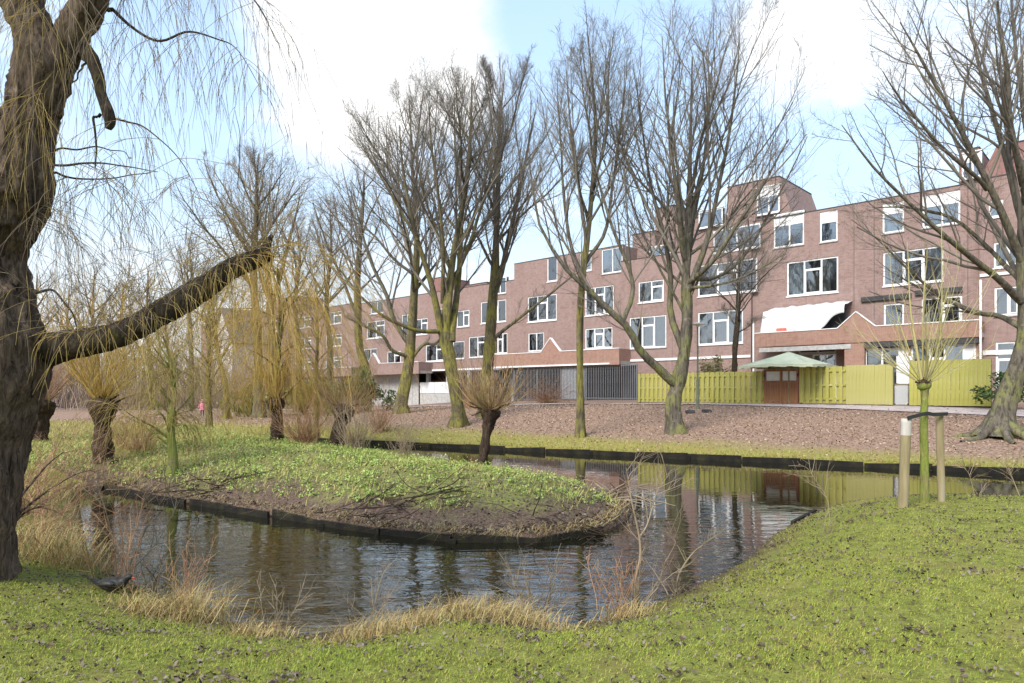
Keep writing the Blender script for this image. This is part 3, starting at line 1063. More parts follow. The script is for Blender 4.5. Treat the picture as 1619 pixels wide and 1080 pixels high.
def rooftop(root, s_ref, x0, x1, ytop, n, zb, slope_r=0.0, slope_l=0.0, win=None, depth=6.0, mat='brick'):
    sa, Ya = fac(x0, n)
    sb, Yb = fac(x1, n)
    zt = fz(ytop, Ya)
    sa -= s_ref
    sb -= s_ref
    MB().prism([(sa - slope_l, zb), (sb + slope_r, zb), (sb + slope_r, zb + .3), (sb, zt), (sa, zt), (sa - slope_l, zb + .3)], -n, -n + depth).build('rooftop_storey', M[mat], root)
    MB().box((sa - .03, -n - .04, zt), (sb + .03, -n + depth, zt + .06)).build('rooftop_coping', M['dark_beam'], root)
    if win:
        for (wx0, wy0, wx1, wy1, cols) in win:
            r = rect(wx0, wy0, wx1, wy1, n + .16)
            window(root, *r, -n - .16, cols, 0.2, s_ref=s_ref, sill=True)
            MB().box((r[0] - s_ref - .05, -n - .17, r[3] + .003), (r[1] - s_ref + .05, -n + .02, r[3] + .06)).build('dormer_cap', M['white'], root)
            MB().box((r[0] - s_ref, -n - .05 + .26, r[2]), (r[1] - s_ref, -n + .24, r[3])).build('dormer_back', M['white'], root)


rooftop(rB, sB0, 1150, 1232, 297, -2.0, ROOF - 1.6, slope_r=1.5, win=[(1196, 299, 1232, 341, P2)])
rooftop(rA, sA0, 1036, 1066, 331, -3.0, zA - .4, win=None, depth=5)
rooftop(rA, sA0, 1066, 1140, 352, -3.2, zA - .4, win=[(1104, 335, 1142, 362, F2)], depth=4)
rooftop(rA, sA0, 1000, 1036, 372, -2.0, zA - .5, depth=5, win=[(1026, 392, 1060, 416, F2)])

# block D: barred ground floor, px 813..985
sD0, sD1 = fac(813)[0], sA0 - 0.003
rD = block('brick block over a dark barred ground floor, left of the forked tree', sD0)
wD = [(rect(865, 408, 881, 446), F1), (rect(917, 398, 935, 430), P1), (rect(951, 395, 984, 434), F2), (rect(834, 470, 880, 510), T3), (rect(925, 456, 970, 500), T3),
      (rect(835, 527, 860, 556), F2), (rect(925, 520, 968, 552), T3)]
ZG = 4.25
wall(rD, 'wall', sD0, sD1, ZG, ROOF, 0.0, 10, [w[0] for w in wD], 'brick', sD0)
add_windows(rD, wD, 0.0, sD0, 0.6)
roof_and_coping(rD, sD0, sD1, 0, 10, ROOF, sD0)
Yp = fac(900, 1.8)[1]
parapet(rD, 781, 979, 1.8, 870, fz(579, Yp), fz(555, Yp), sD0, peak_h=1.15, peak_w=2.1)
a, b_ = fac(781, 1.8)[0] - sD0, sD1 - sD0
MB().box((a, -1.86, ZG - .02), (b_, -1.5, ZG + .10)).build('lintel', M['white'], rD)
MB().box((-4.0, 6, 0.6), (b_ - .02, 6.2, ZG)).build('undercroft_shade_back', M['dark_void'], rD)  # back of the undercroft, its shade put into the colour
MB().box((a, -1.49, ZG - .02), (b_, 6, ZG + .04)).build('undercroft_ceiling', M['concrete'], rD)
for x0 in (0.0, b_ * .33, b_ * .66, b_ - .4):
    MB().box((x0, 1.6, 0.6), (x0 + .38, 2.0, ZG - .025)).build('column', M['brick_dark'], rD)

# block E: lower, far left behind the bare trees, px 565..813
sE0, sE1 = fac(565)[0], sD0 - 0.003
rE = block('lower brick block far behind the mossy leaning tree', sE0)
wE = [(rect(580, 509, 608, 536), T2), (rect(635, 498, 652, 532), T2), (rect(673, 546, 706, 572), T2), (rect(741, 533, 768, 566), T2), (rect(694, 488, 716, 520), F2), (rect(760, 478, 800, 512), T3),
      (rect(575, 552, 596, 576), F2), (rect(612, 556, 634, 578), T2), (rect(655, 505, 676, 530), T2), (rect(722, 492, 742, 518), T2), (rect(716, 540, 734, 568), F1), (rect(778, 528, 802, 560), T3),
      (rect(586, 478, 606, 497), F2), (rect(780, 440, 800, 466), F2)]
zE = fz(462, fac(690)[1])
wall(rE, 'wall', sE0, sE1, ZG, zE, 0.0, 10, [w[0] for w in wE], 'brick', sE0)
add_windows(rE, wE, 0.0, sE0, 0.5)
roof_and_coping(rE, sE0, sE1, 0, 10, zE, sE0)
rooftop(rE, sE0, 684, 698, 441, -1.5, zE - .3, depth=4, mat='brick_dark')
rooftop(rE, sE0, 735, 770, 452, -2.0, zE - .3, depth=4, mat='brick_dark')
Yp = fac(620, 1.8)[1]
parapet(rE, 572, 662, 1.8, 590, fz(592, Yp), fz(574, Yp), sE0, mat='brick')
a, b_ = 0.0, sE1 - sE0
MB().box((a, -.08, ZG - .02), (b_, .3, ZG + .14)).build('lintel', M['white'], rE)
MB().box((a, 5, 0.4), (b_, 5.2, ZG)).build('undercroft_shade_back', M['dark_void'], rE)  # undercroft back, coloured dark to carry the shade in there
MB().box((a, .31, ZG - .02), (b_, 5, ZG + .04)).build('undercroft_ceiling', M['concrete'], rE)
for i in range(9):
    x0 = b_ * i / 8
    MB().box((min(x0, b_ - .4), -0.02, 0.4), (min(x0, b_ - .4) + .38, .3, ZG - .025)).build('column', M['concrete'], rE)
x0, x1 = fac(664, .3)[0] - sE0, fac(712, .3)[0] - sE0
for i in range(4):
    MB().box((x0 + (x1 - x0) * i / 4 + .02, -.32, 2.0), (x0 + (x1 - x0) * (i + 1) / 4 - .02, -.26, 3.1)).build('infill_panel', M['panel'], rE)
MB().box((x0, -.30, 0.6), (x1, -.2, 1.97)).build('plinth_wall', M['concrete'], rE)
x0, x1 = fac(574, .3)[0] - sE0, fac(662, .3)[0] - sE0
for i in range(10):
    MB().box((x0 + (x1 - x0) * i / 10 + .02, -.3, 0.6), (x0 + (x1 - x0) * (i + 1) / 10 - .02, -.25, ZG - .05)).build('garage_panel', M['concrete'], rE)

# block F: beyond the golden willow, px 330..565
sF0, sF1 = fac(318)[0], sE0 - 0.003
rF = block('farthest brick block behind the golden willow strands', sF0)
wF = []
for (x0, x1) in ((350, 366), (385, 402), (425, 445), (470, 492), (515, 540)):
    for zc in (3.0, 5.6, 8.3, 11.0):
        sa, sb = fac(x0)[0], fac(x1)[0]
        wF.append(((sa, sb, zc - .75, zc + .75), T2))
zF = 12.4
wall(rF, 'wall', sF0, sF1, 0.2, zF, 0.0, 10, [w[0] for w in wF], 'brick', sF0)
add_windows(rF, wF, 0.0, sF0, 0.5)
roof_and_coping(rF, sF0, sF1, 0, 10, zF, sF0)
for px0, px1, pk in ((330, 440, 372), (450, 556, 470)):
    parapet(rF, px0, px1, 1.6, pk, 3.9, 4.9, sF0, mat='brick')
rooftop(rF, sF0, 420, 470, 478, -2.0, zF - .3, depth=4, mat='brick')

# white gabled house at the far left end
ph = at(352, 640, 92)
rH = empty('gabled_house', (ph[0], ph[1], 0), FROT)
tag(rH, 'small pale house with a steep gable glimpsed far left through willow strands', 'house')
MB().prism([(-3, 0.2), (3, 0.2), (3, 9.0), (0, 13.2), (-3, 9.0)], 0, 8).build('wall', M['panel'], rH)
for sg in (-1, 1):
    MB().bar((sg * 3.4, 4, 8.55), (0, 4, 13.4), 8.6, .18).build('roof', M['roofing'], rH)
for z in (3.4, 6.6):
    for x0 in (-1.4, .5):
        window(rH, x0, x0 + 1.1, z, z + 1.9, -.16, T2, .2)

# block C: right end, one bay closer and taller, px 1551..
sC0, sC1 = sB1 + 0.003, fac(1551)[0] + 14
rC = block('taller brick block with rooftop rooms at the right end of the row', sC0)
wC = [(rect(1563, 318, 1586, 345, .45), F1), (rect(1571, 384, 1611, 424, .45), T2), (rect(1572, 455, 1612, 500, .45), T2), (rect(1574, 541, 1606, 640, .45), [(1, 't')])]
wC += [((r[0] + 4.2, r[1] + 4.2, r[2], r[3]), c) for r, c in wC]
wall(rC, 'wall', sC0, sC1, 0.8, ROOF, -0.45, 10.4, [w[0] for w in wC], 'brick', sC0)
add_windows(rC, wC, -0.45, sC0, 0.4)
roof_and_coping(rC, sC0, sC1, -.45, 10.4, ROOF, sC0)
b_ = sC1 - sC0
MB().box((0.15, -.52, 4.1), (b_, -.46, 4.35)).build('string_course', M['white'], rC)
MB().box((0.02, -.53, 8.35), (b_, -.46, 8.5)).build('string_course', M['white'], rC)
rooftop(rC, sC0, 1575, 1700, 232, -1.0, ROOF - .4, slope_l=1.0, depth=6, mat='brick_dark')
rooftop(rB, sB0, 1516, 1548, 240, -1.6, ROOF - .4, depth=4, mat='brick_dark', win=[(1520, 244, 1552, 284, P2)])


# ------------------------------------------------------------------ garden fences, gate, trellis
def fence_frame(n, s):
    p = fxy(s, n)
    return p


NF = 11.5


def board_fence(label, x0, x1, ytop, style, mat, seed):
    rng = random.Random(seed)
    s0, Y0 = fac(x0, NF)
    s1, Y1 = fac(x1, NF)
    p = fxy(s0, NF)
    zb = H(*p) - 0.02
    top = fz(ytop, (Y0 + Y1) / 2) - zb
    root = empty('garden_fence', (p[0], p[1], zb), FROT)
    tag(root, label, 'fence', 'green garden fences along the footpath')
    L = s1 - s0
    if style == 'spaced':
        w, gap = 0.15, 0.125
        me = MB().box((0, -.022, 0.10), (w, 0, top)).mesh('board', M[mat])
        n = int(L / (w + gap))
        pitch = L / n
        for i in range(n):
            o = link('board', me, root)
            o.location = (i * pitch + .02, -.035, rng.uniform(-.012, .012))
            o.rotation_euler = (0, rng.uniform(-.006, .006), 0)
            o = link('board', me, root)
            o.location = (i * pitch + pitch * .5 + .02, .035 + .022, rng.uniform(-.02, .0))
    else:
        w = 0.148
        me = MB().box((0, -.022, 0.06), (w, 0, top)).mesh('board', M[mat])
        n = int(L / w)
        pitch = L / n
        for i in range(n):
            o = link('board', me, root)
            o.location = (i * pitch, -.035 + rng.uniform(-.004, .004), rng.uniform(-.012, .012))
            o.rotation_euler = (0, rng.uniform(-.004, .004), 0)
    for z in (0.3, top * .52, top - .2):
        MB().box((0, -.032, z - .04), (L, .032, z + .04)).build('rail', M[mat], root)
    k = max(2, int(L / 1.85) + 1)
    for i in range(k):
        x = (L - .09) * i / (k - 1)
        MB().box((x, .062, -.2), (x + .09, .15, top + .03)).build('post', M['stake'], root)
    MB().box((0, -.06, -.15), (L, -.005, .055)).build('gravel_board', M['timber_dark'], root)
    return root


board_fence('long green fence of spaced boards from the forked tree to the red gate', 1009, 1207, 589, 'spaced', 'fence', 1)
board_fence('short green fence of spaced boards just right of the red gate', 1264, 1337, 580, 'spaced', 'fence', 2)
board_fence('closed board fence, bleached in the middle, left of the trellis', 1338, 1412, 577, 'closed', 'fence_pale', 3)
board_fence('tallest closed green board fence behind the staked young willow', 1438, 1567, 569, 'closed', 'fence', 4)

s0, Y0 = fac(1208, NF)
s1, Y1 = fac(1263, NF)
p = fxy(s0, NF)
zb = H(*p)
root = empty('garden_gate', (p[0], p[1], zb), FROT)
tag(root, 'red brown wooden gate with two frosted panes in the green fence', 'gate')
L = s1 - s0
top = fz(585, Y0) - zb
for x in (0.0, L / 2 - .05, L - .1):
    MB().box((x, -.05, .05), (x + .1, .05, top)).build('stile', M['gate'], root)
for z in (top - .08, top * .62, .06):
    MB().box((.102, -.045, z), (L - .102, .045, z + .09)).build('rail', M['gate'], root)
MB().box((-.04, -.09, top * .62 + .03), (L + .04, -.052, top * .62 + .10)).build('ledge', M['gate'], root)
for a in (.12, L / 2 + .07):
    MB().box((a, -.012, top * .62 + .1), (a + L / 2 - .2, .012, top - .09)).build('pane', M['gate_pane'], root)
nb = 12
me = MB().box((0, -.03, .16), ((L - .2) / nb - .008, -.01, top * .62 - .003)).mesh('board', M['gate'])
for i in range(nb):
    o = link('board', me, root)
    o.location = (.1 + (L - .2) * i / nb, random.Random(i).uniform(-.004, .004), 0)
for x in (.02, L - .06):
    MB().box((x, -.07, top - .35), (x + .05, -.052, top - .2)).build('hinge', M['rubber'], root)

s0, Y0 = fac(1413, NF)
s1, Y1 = fac(1437, NF)
p = fxy(s0, NF)
root = empty('trellis', (p[0], p[1], H(*p)), FROT)
tag(root, 'small white diagonal lattice panel in the gap of the fence', 'trellis')
L, hh = s1 - s0, .95
for i in range(-5, 6):
    for sg in (1, -1):
        x = L * .5 + i * L * .2
        pts = []
        for tt in np.linspace(-1, 1, 41):
            xx, zz = x + sg * tt * .8, .5 + tt * .8
            if .02 < xx < L - .02 and .04 < zz < hh - .02:
                pts.append((xx, zz))
        if len(pts) > 2:
            yq = -.012 if sg > 0 else .012
            MB().bar((pts[0][0], yq, pts[0][1]), (pts[-1][0], yq, pts[-1][1]), .018, .035).build('lath', M['white'], root)
MB().box((0.01, .04, 0.0), (L - .01, .06, hh)).build('backing', M['dark_beam'], root)
MB().box((0, -.03, 0), (L, .03, .04)).build('frame', M['stake'], root)
MB().box((0, -.03, hh - .02), (L, .03, hh + .02)).build('frame', M['stake'], root)

# white garden door standing open behind the gap
s0, Y0 = fac(1417, NF - 1.6)
p = fxy(s0, NF - 1.6)
root = empty('garden_door', (p[0], p[1], H(*p)), FROT + .3)
tag(root, 'white door leaf standing behind the gap with the lattice', 'door')
MB().box((0, 0, 1.0), (.62, .05, 2.25)).build('leaf', M['white'], root)
MB().box((.68, .02, .05), (.98, .08, 2.1)).build('dark_opening', M['dark_void'], root)
MB().box((.54, -.05, 1.1), (.6, -.001, 1.14)).build('handle', M['steel'], root)


# barred fence in front of the undercroft
def bars(label, x0, x1, ytop, n, pitch, seed, skip=0):
    s0, Y0 = fac(x0, n)
    s1, Y1 = fac(x1, n)
    p = fxy(s0, n)
    zb = H(*p) + .05
    top = ZG - .04 - zb
    root = empty('bar_fence', (p[0], p[1], zb), FROT)
    tag(root, label, 'bar fence', 'steel bar fences closing the undercroft')
    L = s1 - s0
    k = int(L / pitch)
    me = MB().box((-.018, -.018, 0), (.018, .018, top)).mesh('bar', M['steel'])
    for i in range(k + 1):
        o = link('bar', me, root)
        o.location = (L * i / k, 0, 0)
    for z in (.12, top - .1):
        MB().box((0, .02, z), (L, .05, z + .05)).build('rail', M['steel'], root)
    for x in np.linspace(0, L, max(2, int(L / 2.6) + 1)):
        MB().box((x - .05, .052, -.2), (x + .05, .14, top)).build('post', M['steel'], root)
    return root


bars('vertical steel bars before the undercroft, next to the green fence', 925, 1006, 577, 1.6, .16, 1)
bars('vertical steel bars before the undercroft behind the brown brambles', 812, 886, 582, 1.6, .16, 2)
bars('thin steel bars low behind the knobbly pollard on the island', 726, 806, 590, 0.9, .22, 3)
s0, Y0 = fac(887, 1.5)
s1, Y1 = fac(924, 1.5)
p = fxy(s0, 1.5)
root = empty('panel_gate', (p[0], p[1], H(*p)), FROT)
tag(root, 'grey ribbed steel gate leaf between the two sets of bars', 'steel gate')
k = 15
for i in range(k):
    a = (s1 - s0) * i / k
    MB().box((a, -.02 if i % 2 else .0, .08), (a + (s1 - s0) / k - .012, .025, ZG - .08 - H(*p))).build('rib', M['steel'], root)
MB().box((0, .03, .3), (s1 - s0, .07, .38)).build('rail', M['steel'], root)
MB().box((0, .03, 2.3), (s1 - s0, .07, 2.38)).build('rail', M['steel'], root)

# parasol in the garden
pp = at(1247, 600, 33.2)
zb = H(pp[0], pp[1])
root = empty('garden_parasol', (pp[0], pp[1], zb), FROT)
tag(root, 'wide faded green canvas parasol behind the red gate', 'parasol')
zt = fz(556, 33.2) - zb
ze = fz(579, 33.2) - zb
TB_ = TB()
TB_.add(np.array([[[0, 0, 0], [0, 0, zt]]]), np.array([[.03, .03]]), 10)
TB_.build('pole', M['stake'], root)
hw = 1.75
vv, ff = [], []
for side in range(4):
    c0, c1 = [(-hw, -hw), (hw, -hw), (hw, hw), (-hw, hw)][side], [(hw, -hw), (hw, hw), (-hw, hw), (-hw, -hw)][side]
    i0 = len(vv)
    for i in range(9):
        r = i / 8
        for j in range(9):
            t_ = j / 8
            x = (c0[0] * (1 - t_) + c1[0] * t_) * r
            y = (c0[1] * (1 - t_) + c1[1] * t_) * r
            sag = -.16 * math.sin(math.pi * r) * (math.sin(math.pi * t_) ** .8) - (.06 * math.sin(math.pi * t_) * -r)
            vv.append((x, y, zt + (ze - zt) * r ** .92 + sag * .6))
    for i in range(8):
        for j in range(8):
            a = i0 + i * 9 + j
            ff.append((a, a + 9, a + 10, a + 1))
cn = mesh_np('canopy', vv, ff, None, M['parasol'], root, True)
md = cn.modifiers.new('thickness', 'SOLIDIFY')
md.thickness = .01
for c in ((-1, -1), (1, -1), (1, 1), (-1, 1)):
    MB().bar((0, 0, zt - .05), (c[0] * hw * .98, c[1] * hw * .98, ze - .03), .025, .025).build('rib', M['stake'], root)
for side, (a, b_) in enumerate((((-hw, -hw), (hw, -hw)), ((hw, -hw), (hw, hw)), ((hw, hw), (-hw, hw)), ((-hw, hw), (-hw, -hw)))):
    d = Vector((b_[0] - a[0], b_[1] - a[1], 0))
    m_ = MB()
    for i in range(12):
        q0, q1 = i / 12, (i + 1) / 12
        z0_, z1_ = ze + .06 * math.sin(math.pi * q0), ze + .06 * math.sin(math.pi * q1)
        x0_, y0_ = a[0] + d.x * q0, a[1] + d.y * q0
        x1_, y1_ = a[0] + d.x * q1, a[1] + d.y * q1
        dz0 = -.13 - .02 * math.sin(i * 2.1)
        m_.hexa([(x0_, y0_, z0_ + dz0), (x1_, y1_, z1_ + dz0), (x1_ * .995, y1_ * .995, z1_ + dz0), (x0_ * .995, y0_ * .995, z0_ + dz0),
                 (x0_, y0_, z0_), (x1_, y1_, z1_), (x1_ * .995, y1_ * .995, z1_), (x0_ * .995, y0_ * .995, z0_)])
    m_.build('valance', M['parasol'], root)

# lamp post with two block feet beside it
lp = at(1103, 643, 31.5)
zb = H(lp[0], lp[1])
root = empty('street_lamp', (lp[0], lp[1], zb))
tag(root, 'thin street lamp with a flat pale head by the green fence', 'street lamp')
ht = fz(513, 31.5) - zb
for nm, a, b_, r in (('base', 0, 1.35, .075), ('pole', 1.35, ht - .05, .045)):
    x = TB()
    x.add(np.array([[[0, 0, a], [0, 0, b_]]]), np.array([[r, r * .9]]), 12)
    x.build(nm, M['lamp_grey'], root)
x = TB()
x.add(np.array([[[0, 0, ht - .12], [0, 0, ht - .06], [0, 0, ht], [0, 0, ht + .05], [0, 0, ht + .09]]]), np.array([[.05, .10, .36, .30, .01]]), 20)
x.build('lamp_head', M['lamp_head'], root)
for i, (px, lab) in enumerate(((1091, 'dark concrete foot block lying nearest the forked tree'), (1117, 'dark concrete foot block right of the lamp post'))):
    q = at(px, 648, 30.2)
    z = H(q[0], q[1])
    o = MB().box((-.2, -.11, -.03), (.2, .11, .13)).build('foot_block', M['dark_beam'])
    bv = o.modifiers.new('bevel', 'BEVEL')
    bv.width = .03
    o.location = (q[0], q[1], z)
    o.rotation_euler = (0, .04 * (1 if i else -1), .15 if i else -.1)
    tag(o, lab, 'concrete block', 'concrete blocks by the footpath')


# ------------------------------------------------------------------ bare trees
def make_tree(name, label, base, trunk, limbs, env, counts, mats, seed, up=(.05, .05, .03), wig=(.06, .09, .12), ang=(36, 40, 42), lens=(0.55, 0.48, 0.6), twig_r=1.0,
              auto=None, group='bare trees on the far bank', cat='tree', k1=6, sub_t0=.22):
    """trunk: rows (px, py, Y, radius); limbs: list of the same; auto: (n, t0, t1, angle, r0, reach) limbs grown from the trunk;
    env: (centre px, py, Y, half width px, half height px, half depth m) crown ellipsoid"""
    rng = np.random.default_rng(seed)
    bx, by = base
    bz = H(bx, by)
    root = empty(name, (bx, by, bz))
    tag(root, label, cat, group)
    off = np.array([bx, by, bz])

    def world(rows):
        return np.array([np.append(at(r[0], r[1], r[2]), r[3]) for r in rows])

    def bent(rows, n, amp):
        w = smooth_line(world(rows), n)
        j = rng.normal(size=(n, 3)) * amp
        for _ in range(2):
            j[1:-1] = (j[:-2] + j[1:-1] + j[2:]) / 3
        j[0] = 0
        w[:, :3] += j
        return w
    tw = bent(trunk, 24, .05)
    tw[0, 2] = min(tw[0, 2], bz - .1)
    # root flare and knobbly girth
    hgt = tw[:, 2] - bz
    tw[:, 3] *= .80
    tw[:, 3] *= 1 + .55 * np.exp(-np.maximum(hgt, 0) / .35) + .06 * rng.normal(size=24)
    V_, Q_ = tubes(tw[None, :, :3], tw[None, :, 3], 18)
    ctr = np.repeat(tw[:, :3], 18, 0)
    for i_ in range(len(V_)):
        dd = V_[i_] - ctr[i_]
        hz = max(0, V_[i_][2] - bz)
        a_ = math.atan2(dd[1], dd[0])
        V_[i_] = ctr[i_] + dd * (1 + .10 * math.sin(3 * a_ + hz * .6 + seed) + .07 * math.sin(5 * a_ - hz * 1.1) + .22 * math.exp(-hz / .3) * math.sin(4 * a_ + seed))
    mesh_np('trunk', V_ - off, Q_, None, mats[0], root, True)
    P, R = [], []
    for L in limbs:
        w = bent(L, 16, .05)
        P.append(w[:, :3])
        R.append(w[:, 3] * .76)
    c = np.array([*at(env[0], env[1], env[2])])
    e = np.array([env[3] / F * env[2], env[5], env[4] / F * env[2]])
    if auto:
        n, t0, t1, an, r0, reach = auto
        p, d, par, t = spawn(rng, tw[None, :, :3], n, t0, t1, an, 8, 0.25)
        # even spread of azimuth round the trunk
        az = np.arange(n) * 2.39996 + rng.random() * 6
        hor = np.stack([np.cos(az), np.sin(az), np.zeros(n)], -1)
        aa = np.radians(an + rng.normal(size=n) * 9)[:, None]
        tan = norm(tw[-1, :3] - tw[8, :3])[None]
        d = norm(tan * np.cos(aa) + hor * np.sin(aa))
        dist = ell_dist(p, norm(d + [0, 0, .45]), c, e)
        L = np.where(dist > 0, dist * reach * rng.uniform(.8, 1.08, n), 1.5)
        rr = np.minimum(.72 * r0 * rng.uniform(.75, 1.15, n), np.interp(t, np.linspace(0, 1, 24), tw[:, 3]) * .8)
        pts = grow(rng, p, d, L, 16, .03, wig[0])
        for i in range(n):
            P.append(pts[i])
            R.append(taper(rr[i:i + 1], rr[i:i + 1] * .13, 16, .8)[0])
    P, R = np.array(P), np.array(R)
    for i in range(len(P)):
        V_, Q_ = tubes(P[i:i + 1], R[i:i + 1], 9)
        mesh_np('limb', V_ - off, Q_, None, mats[1], root, True)
    # the leader and the limbs all carry branches
    tip = tw[8:]
    tip = smooth_line(tip, 16)
    PP, RR = np.concatenate([P, tip[None, :, :3]]), np.concatenate([R, tip[None, :, 3]])
    tb = TB()
    cur, cr = PP, RR
    n_pts = (8, 5, 3)
    ks = (k1, 4, 3)
    for lv in range(3):
        m = counts[lv]
        p, d, par, t = spawn(rng, cur, m, sub_t0 if lv == 0 else .15, 1.0, ang[lv], 9, .12 if lv < 2 else 0.06)
        plen = np.linalg.norm(np.diff(cur, axis=1), axis=2).sum(1)[par]
        L = plen * lens[lv] * (1.15 - .65 * t) * rng.uniform(.55, 1.2, len(p))
        dist = ell_dist(p, norm(d + [0, 0, .3]), c, e)
        L = np.where(dist > 0, np.minimum(L, dist * .95 + .25), L * .45)
        L = np.maximum(L, .18)
        r0 = np.minimum(rad_at(cr, par, t) * .55, np.maximum(L * (.0125, .010, .008)[lv], .0032) * twig_r)
        r0 = np.maximum(r0, .0032 * twig_r)
        n_ = n_pts[lv]
        pts = grow(rng, p, d, L, n_, up[lv], wig[lv])
        rad = taper(r0, np.maximum(r0 * .35, .0024 * twig_r), n_)
        tb.add(pts - off, rad, ks[lv])
        cur, cr = pts, rad
    tb.build('crown', mats[2], root, False, 'stuff')
    return root


B0, B1, TW, TWF, TWO = M['bark_far'], M['bark_moss'], M['twig'], M['twig_far'], M['twig_ochre']


def foot(px, Y):
    return ((px - HX) / F * Y, Y)


# forked tree right of centre
Y = 25.3
make_tree('forked_tree', 'large forked tree with a low bent left limb before the green fence', foot(1068, Y),
          [(1068, 684, Y, .33), (1066, 640, Y, .31), (1074, 600, Y, .34), (1084, 560, Y, .27), (1086, 500, Y, .24), (1084, 440, Y, .21), (1086, 380, Y, .15), (1088, 300, Y, .11), (1092, 200, Y, .07), (1096, 90, Y, .025)],
          [[(1068, 608, Y, .24), (1040, 582, Y - .2, .21), (1012, 556, Y - .5, .19), (992, 520, Y - .7, .17), (962, 492, Y - .8, .15), (930, 458, Y - .9, .125), (890, 420, Y - 1, .09), (850, 350, Y - 1, .06), (838, 250, Y - 1, .03)],
           [(985, 508, Y - .7, .12), (1000, 470, Y - .4, .11), (996, 430, Y - .3, .09), (968, 360, Y - .2, .075), (950, 300, Y, .06), (930, 240, Y, .035)],
           [(1084, 565, Y, .2), (1062, 500, Y + .3, .16), (1060, 440, Y + .5, .13), (1050, 380, Y + .6, .11), (1030, 300, Y + .8, .075), (1015, 200, Y + .8, .045), (1000, 110, Y + .8, .015)],
           [(1082, 470, Y, .17), (1110, 400, Y - .3, .14), (1130, 320, Y - .5, .10), (1150, 220, Y - .6, .07), (1165, 120, Y - .6, .04), (1172, 50, Y - .6, .012)],
           [(1086, 450, Y, .16), (1120, 420, Y - .8, .11), (1160, 360, Y - 1.2, .09), (1205, 290, Y - 1.5, .06), (1245, 220, Y - 1.6, .03)],
           [(1088, 440, Y, .12), (1130, 440, Y + .6, .085), (1180, 400, Y + 1, .07), (1225, 320, Y + 1.2, .05), (1275, 215, Y + 1.3, .02)],
           [(1086, 430, Y, .14), (1095, 350, Y + .8, .11), (1112, 260, Y + 1.2, .08), (1120, 160, Y + 1.4, .05), (1128, 70, Y + 1.5, .02)],
           [(1085, 420, Y, .14), (1074, 340, Y - .8, .11), (1062, 250, Y - 1.2, .08), (1054, 150, Y - 1.3, .045), (1050, 60, Y - 1.3, .015)],
           [(1088, 455, Y, .09), (1140, 450, Y - 1, .055), (1200, 425, Y - 1.5, .04), (1245, 400, Y - 1.6, .015)],
           [(1090, 330, Y, .10), (1110, 220, Y - 1, .07), (1140, 110, Y - 1.6, .04), (1158, 40, Y - 1.6, .012)]],
          (1070, 270, Y, 235, 275, 5.0), (13, 8, 5), (B0, B0, TW), 11, up=(.055, .05, .03), ang=(33, 38, 40), k1=6, auto=(8, .42, .8, 44, .085, 1.0))

# slim straight tree between the forks
Y = 25.5
make_tree('slim_tree', 'slim straight green trunked tree left of the forked tree', foot(917, Y),
          [(917, 687, Y, .19), (918, 640, Y, .165), (916, 560, Y, .165), (918, 480, Y, .15), (924, 410, Y, .14), (932, 330, Y, .11), (940, 240, Y, .085), (938, 150, Y, .055), (932, 50, Y, .015)],
          [[(921, 440, Y, .10), (900, 380, Y + .5, .085), (890, 300, Y + .8, .065), (885, 220, Y + 1, .045), (880, 120, Y + 1, .012)],
           [(924, 420, Y, .10), (958, 360, Y + .4, .085), (970, 280, Y + .7, .065), (982, 200, Y + .8, .045), (990, 110, Y + .8, .012)],
           [(930, 350, Y, .09), (912, 280, Y - .7, .07), (902, 200, Y - 1, .045), (895, 90, Y - 1, .012)],
           [(934, 310, Y, .08), (955, 230, Y - .8, .06), (962, 150, Y - 1, .04), (965, 70, Y - 1, .012)],
           [(938, 250, Y, .06), (925, 170, Y - .5, .045), (915, 90, Y - .6, .012)]],
          (930, 235, Y, 100, 208, 2.8), (14, 10, 6), (B1, B0, TW), 12, up=(.06, .05, .03), ang=(32, 37, 40))

# leaning mossy tree
Y = 30.0
make_tree('leaning_tree', 'yellow mossed tree leaning left and forking at balcony height', foot(722, Y),
          [(723, 674, Y, .36), (720, 630, Y, .32), (712, 580, Y, .33), (702, 530, Y, .34), (705, 500, Y, .27), (712, 440, Y, .2), (722, 370, Y, .15), (738, 280, Y, .10), (745, 180, Y, .06), (748, 120, Y, .02)],
          [[(704, 545, Y, .24), (690, 480, Y - .3, .19), (676, 430, Y - .5, .15), (655, 360, Y - .8, .12), (640, 290, Y - 1, .08), (628, 200, Y - 1, .03)],
           [(704, 525, Y, .15), (668, 524, Y - .6, .12), (640, 516, Y - 1, .105), (605, 500, Y - 1.4, .085), (570, 470, Y - 1.7, .065), (540, 440, Y - 1.8, .035)],
           [(714, 540, Y, .24), (722, 480, Y + .4, .19), (728, 400, Y + .8, .15), (728, 320, Y + 1.1, .11), (720, 230, Y + 1.4, .06), (718, 150, Y + 1.4, .02)],
           [(712, 460, Y, .12), (745, 380, Y + .3, .10), (770, 300, Y + .7, .07), (790, 210, Y + .9, .04), (800, 150, Y + .9, .012)],
           [(700, 480, Y, .13), (700, 380, Y - .9, .11), (690, 290, Y - 1.4, .08), (680, 200, Y - 1.8, .04), (676, 150, Y - 1.8, .012)],
           [(660, 380, Y - .8, .09), (625, 320, Y - .9, .07), (590, 260, Y - 1, .045), (565, 215, Y - 1, .015)]],
          (672, 300, Y, 165, 182, 4.6), (14, 9, 5), (B1, B1, TW), 13, up=(.05, .05, .03), auto=(8, .5, .92, 44, .11, 1.0), ang=(34, 38, 40))

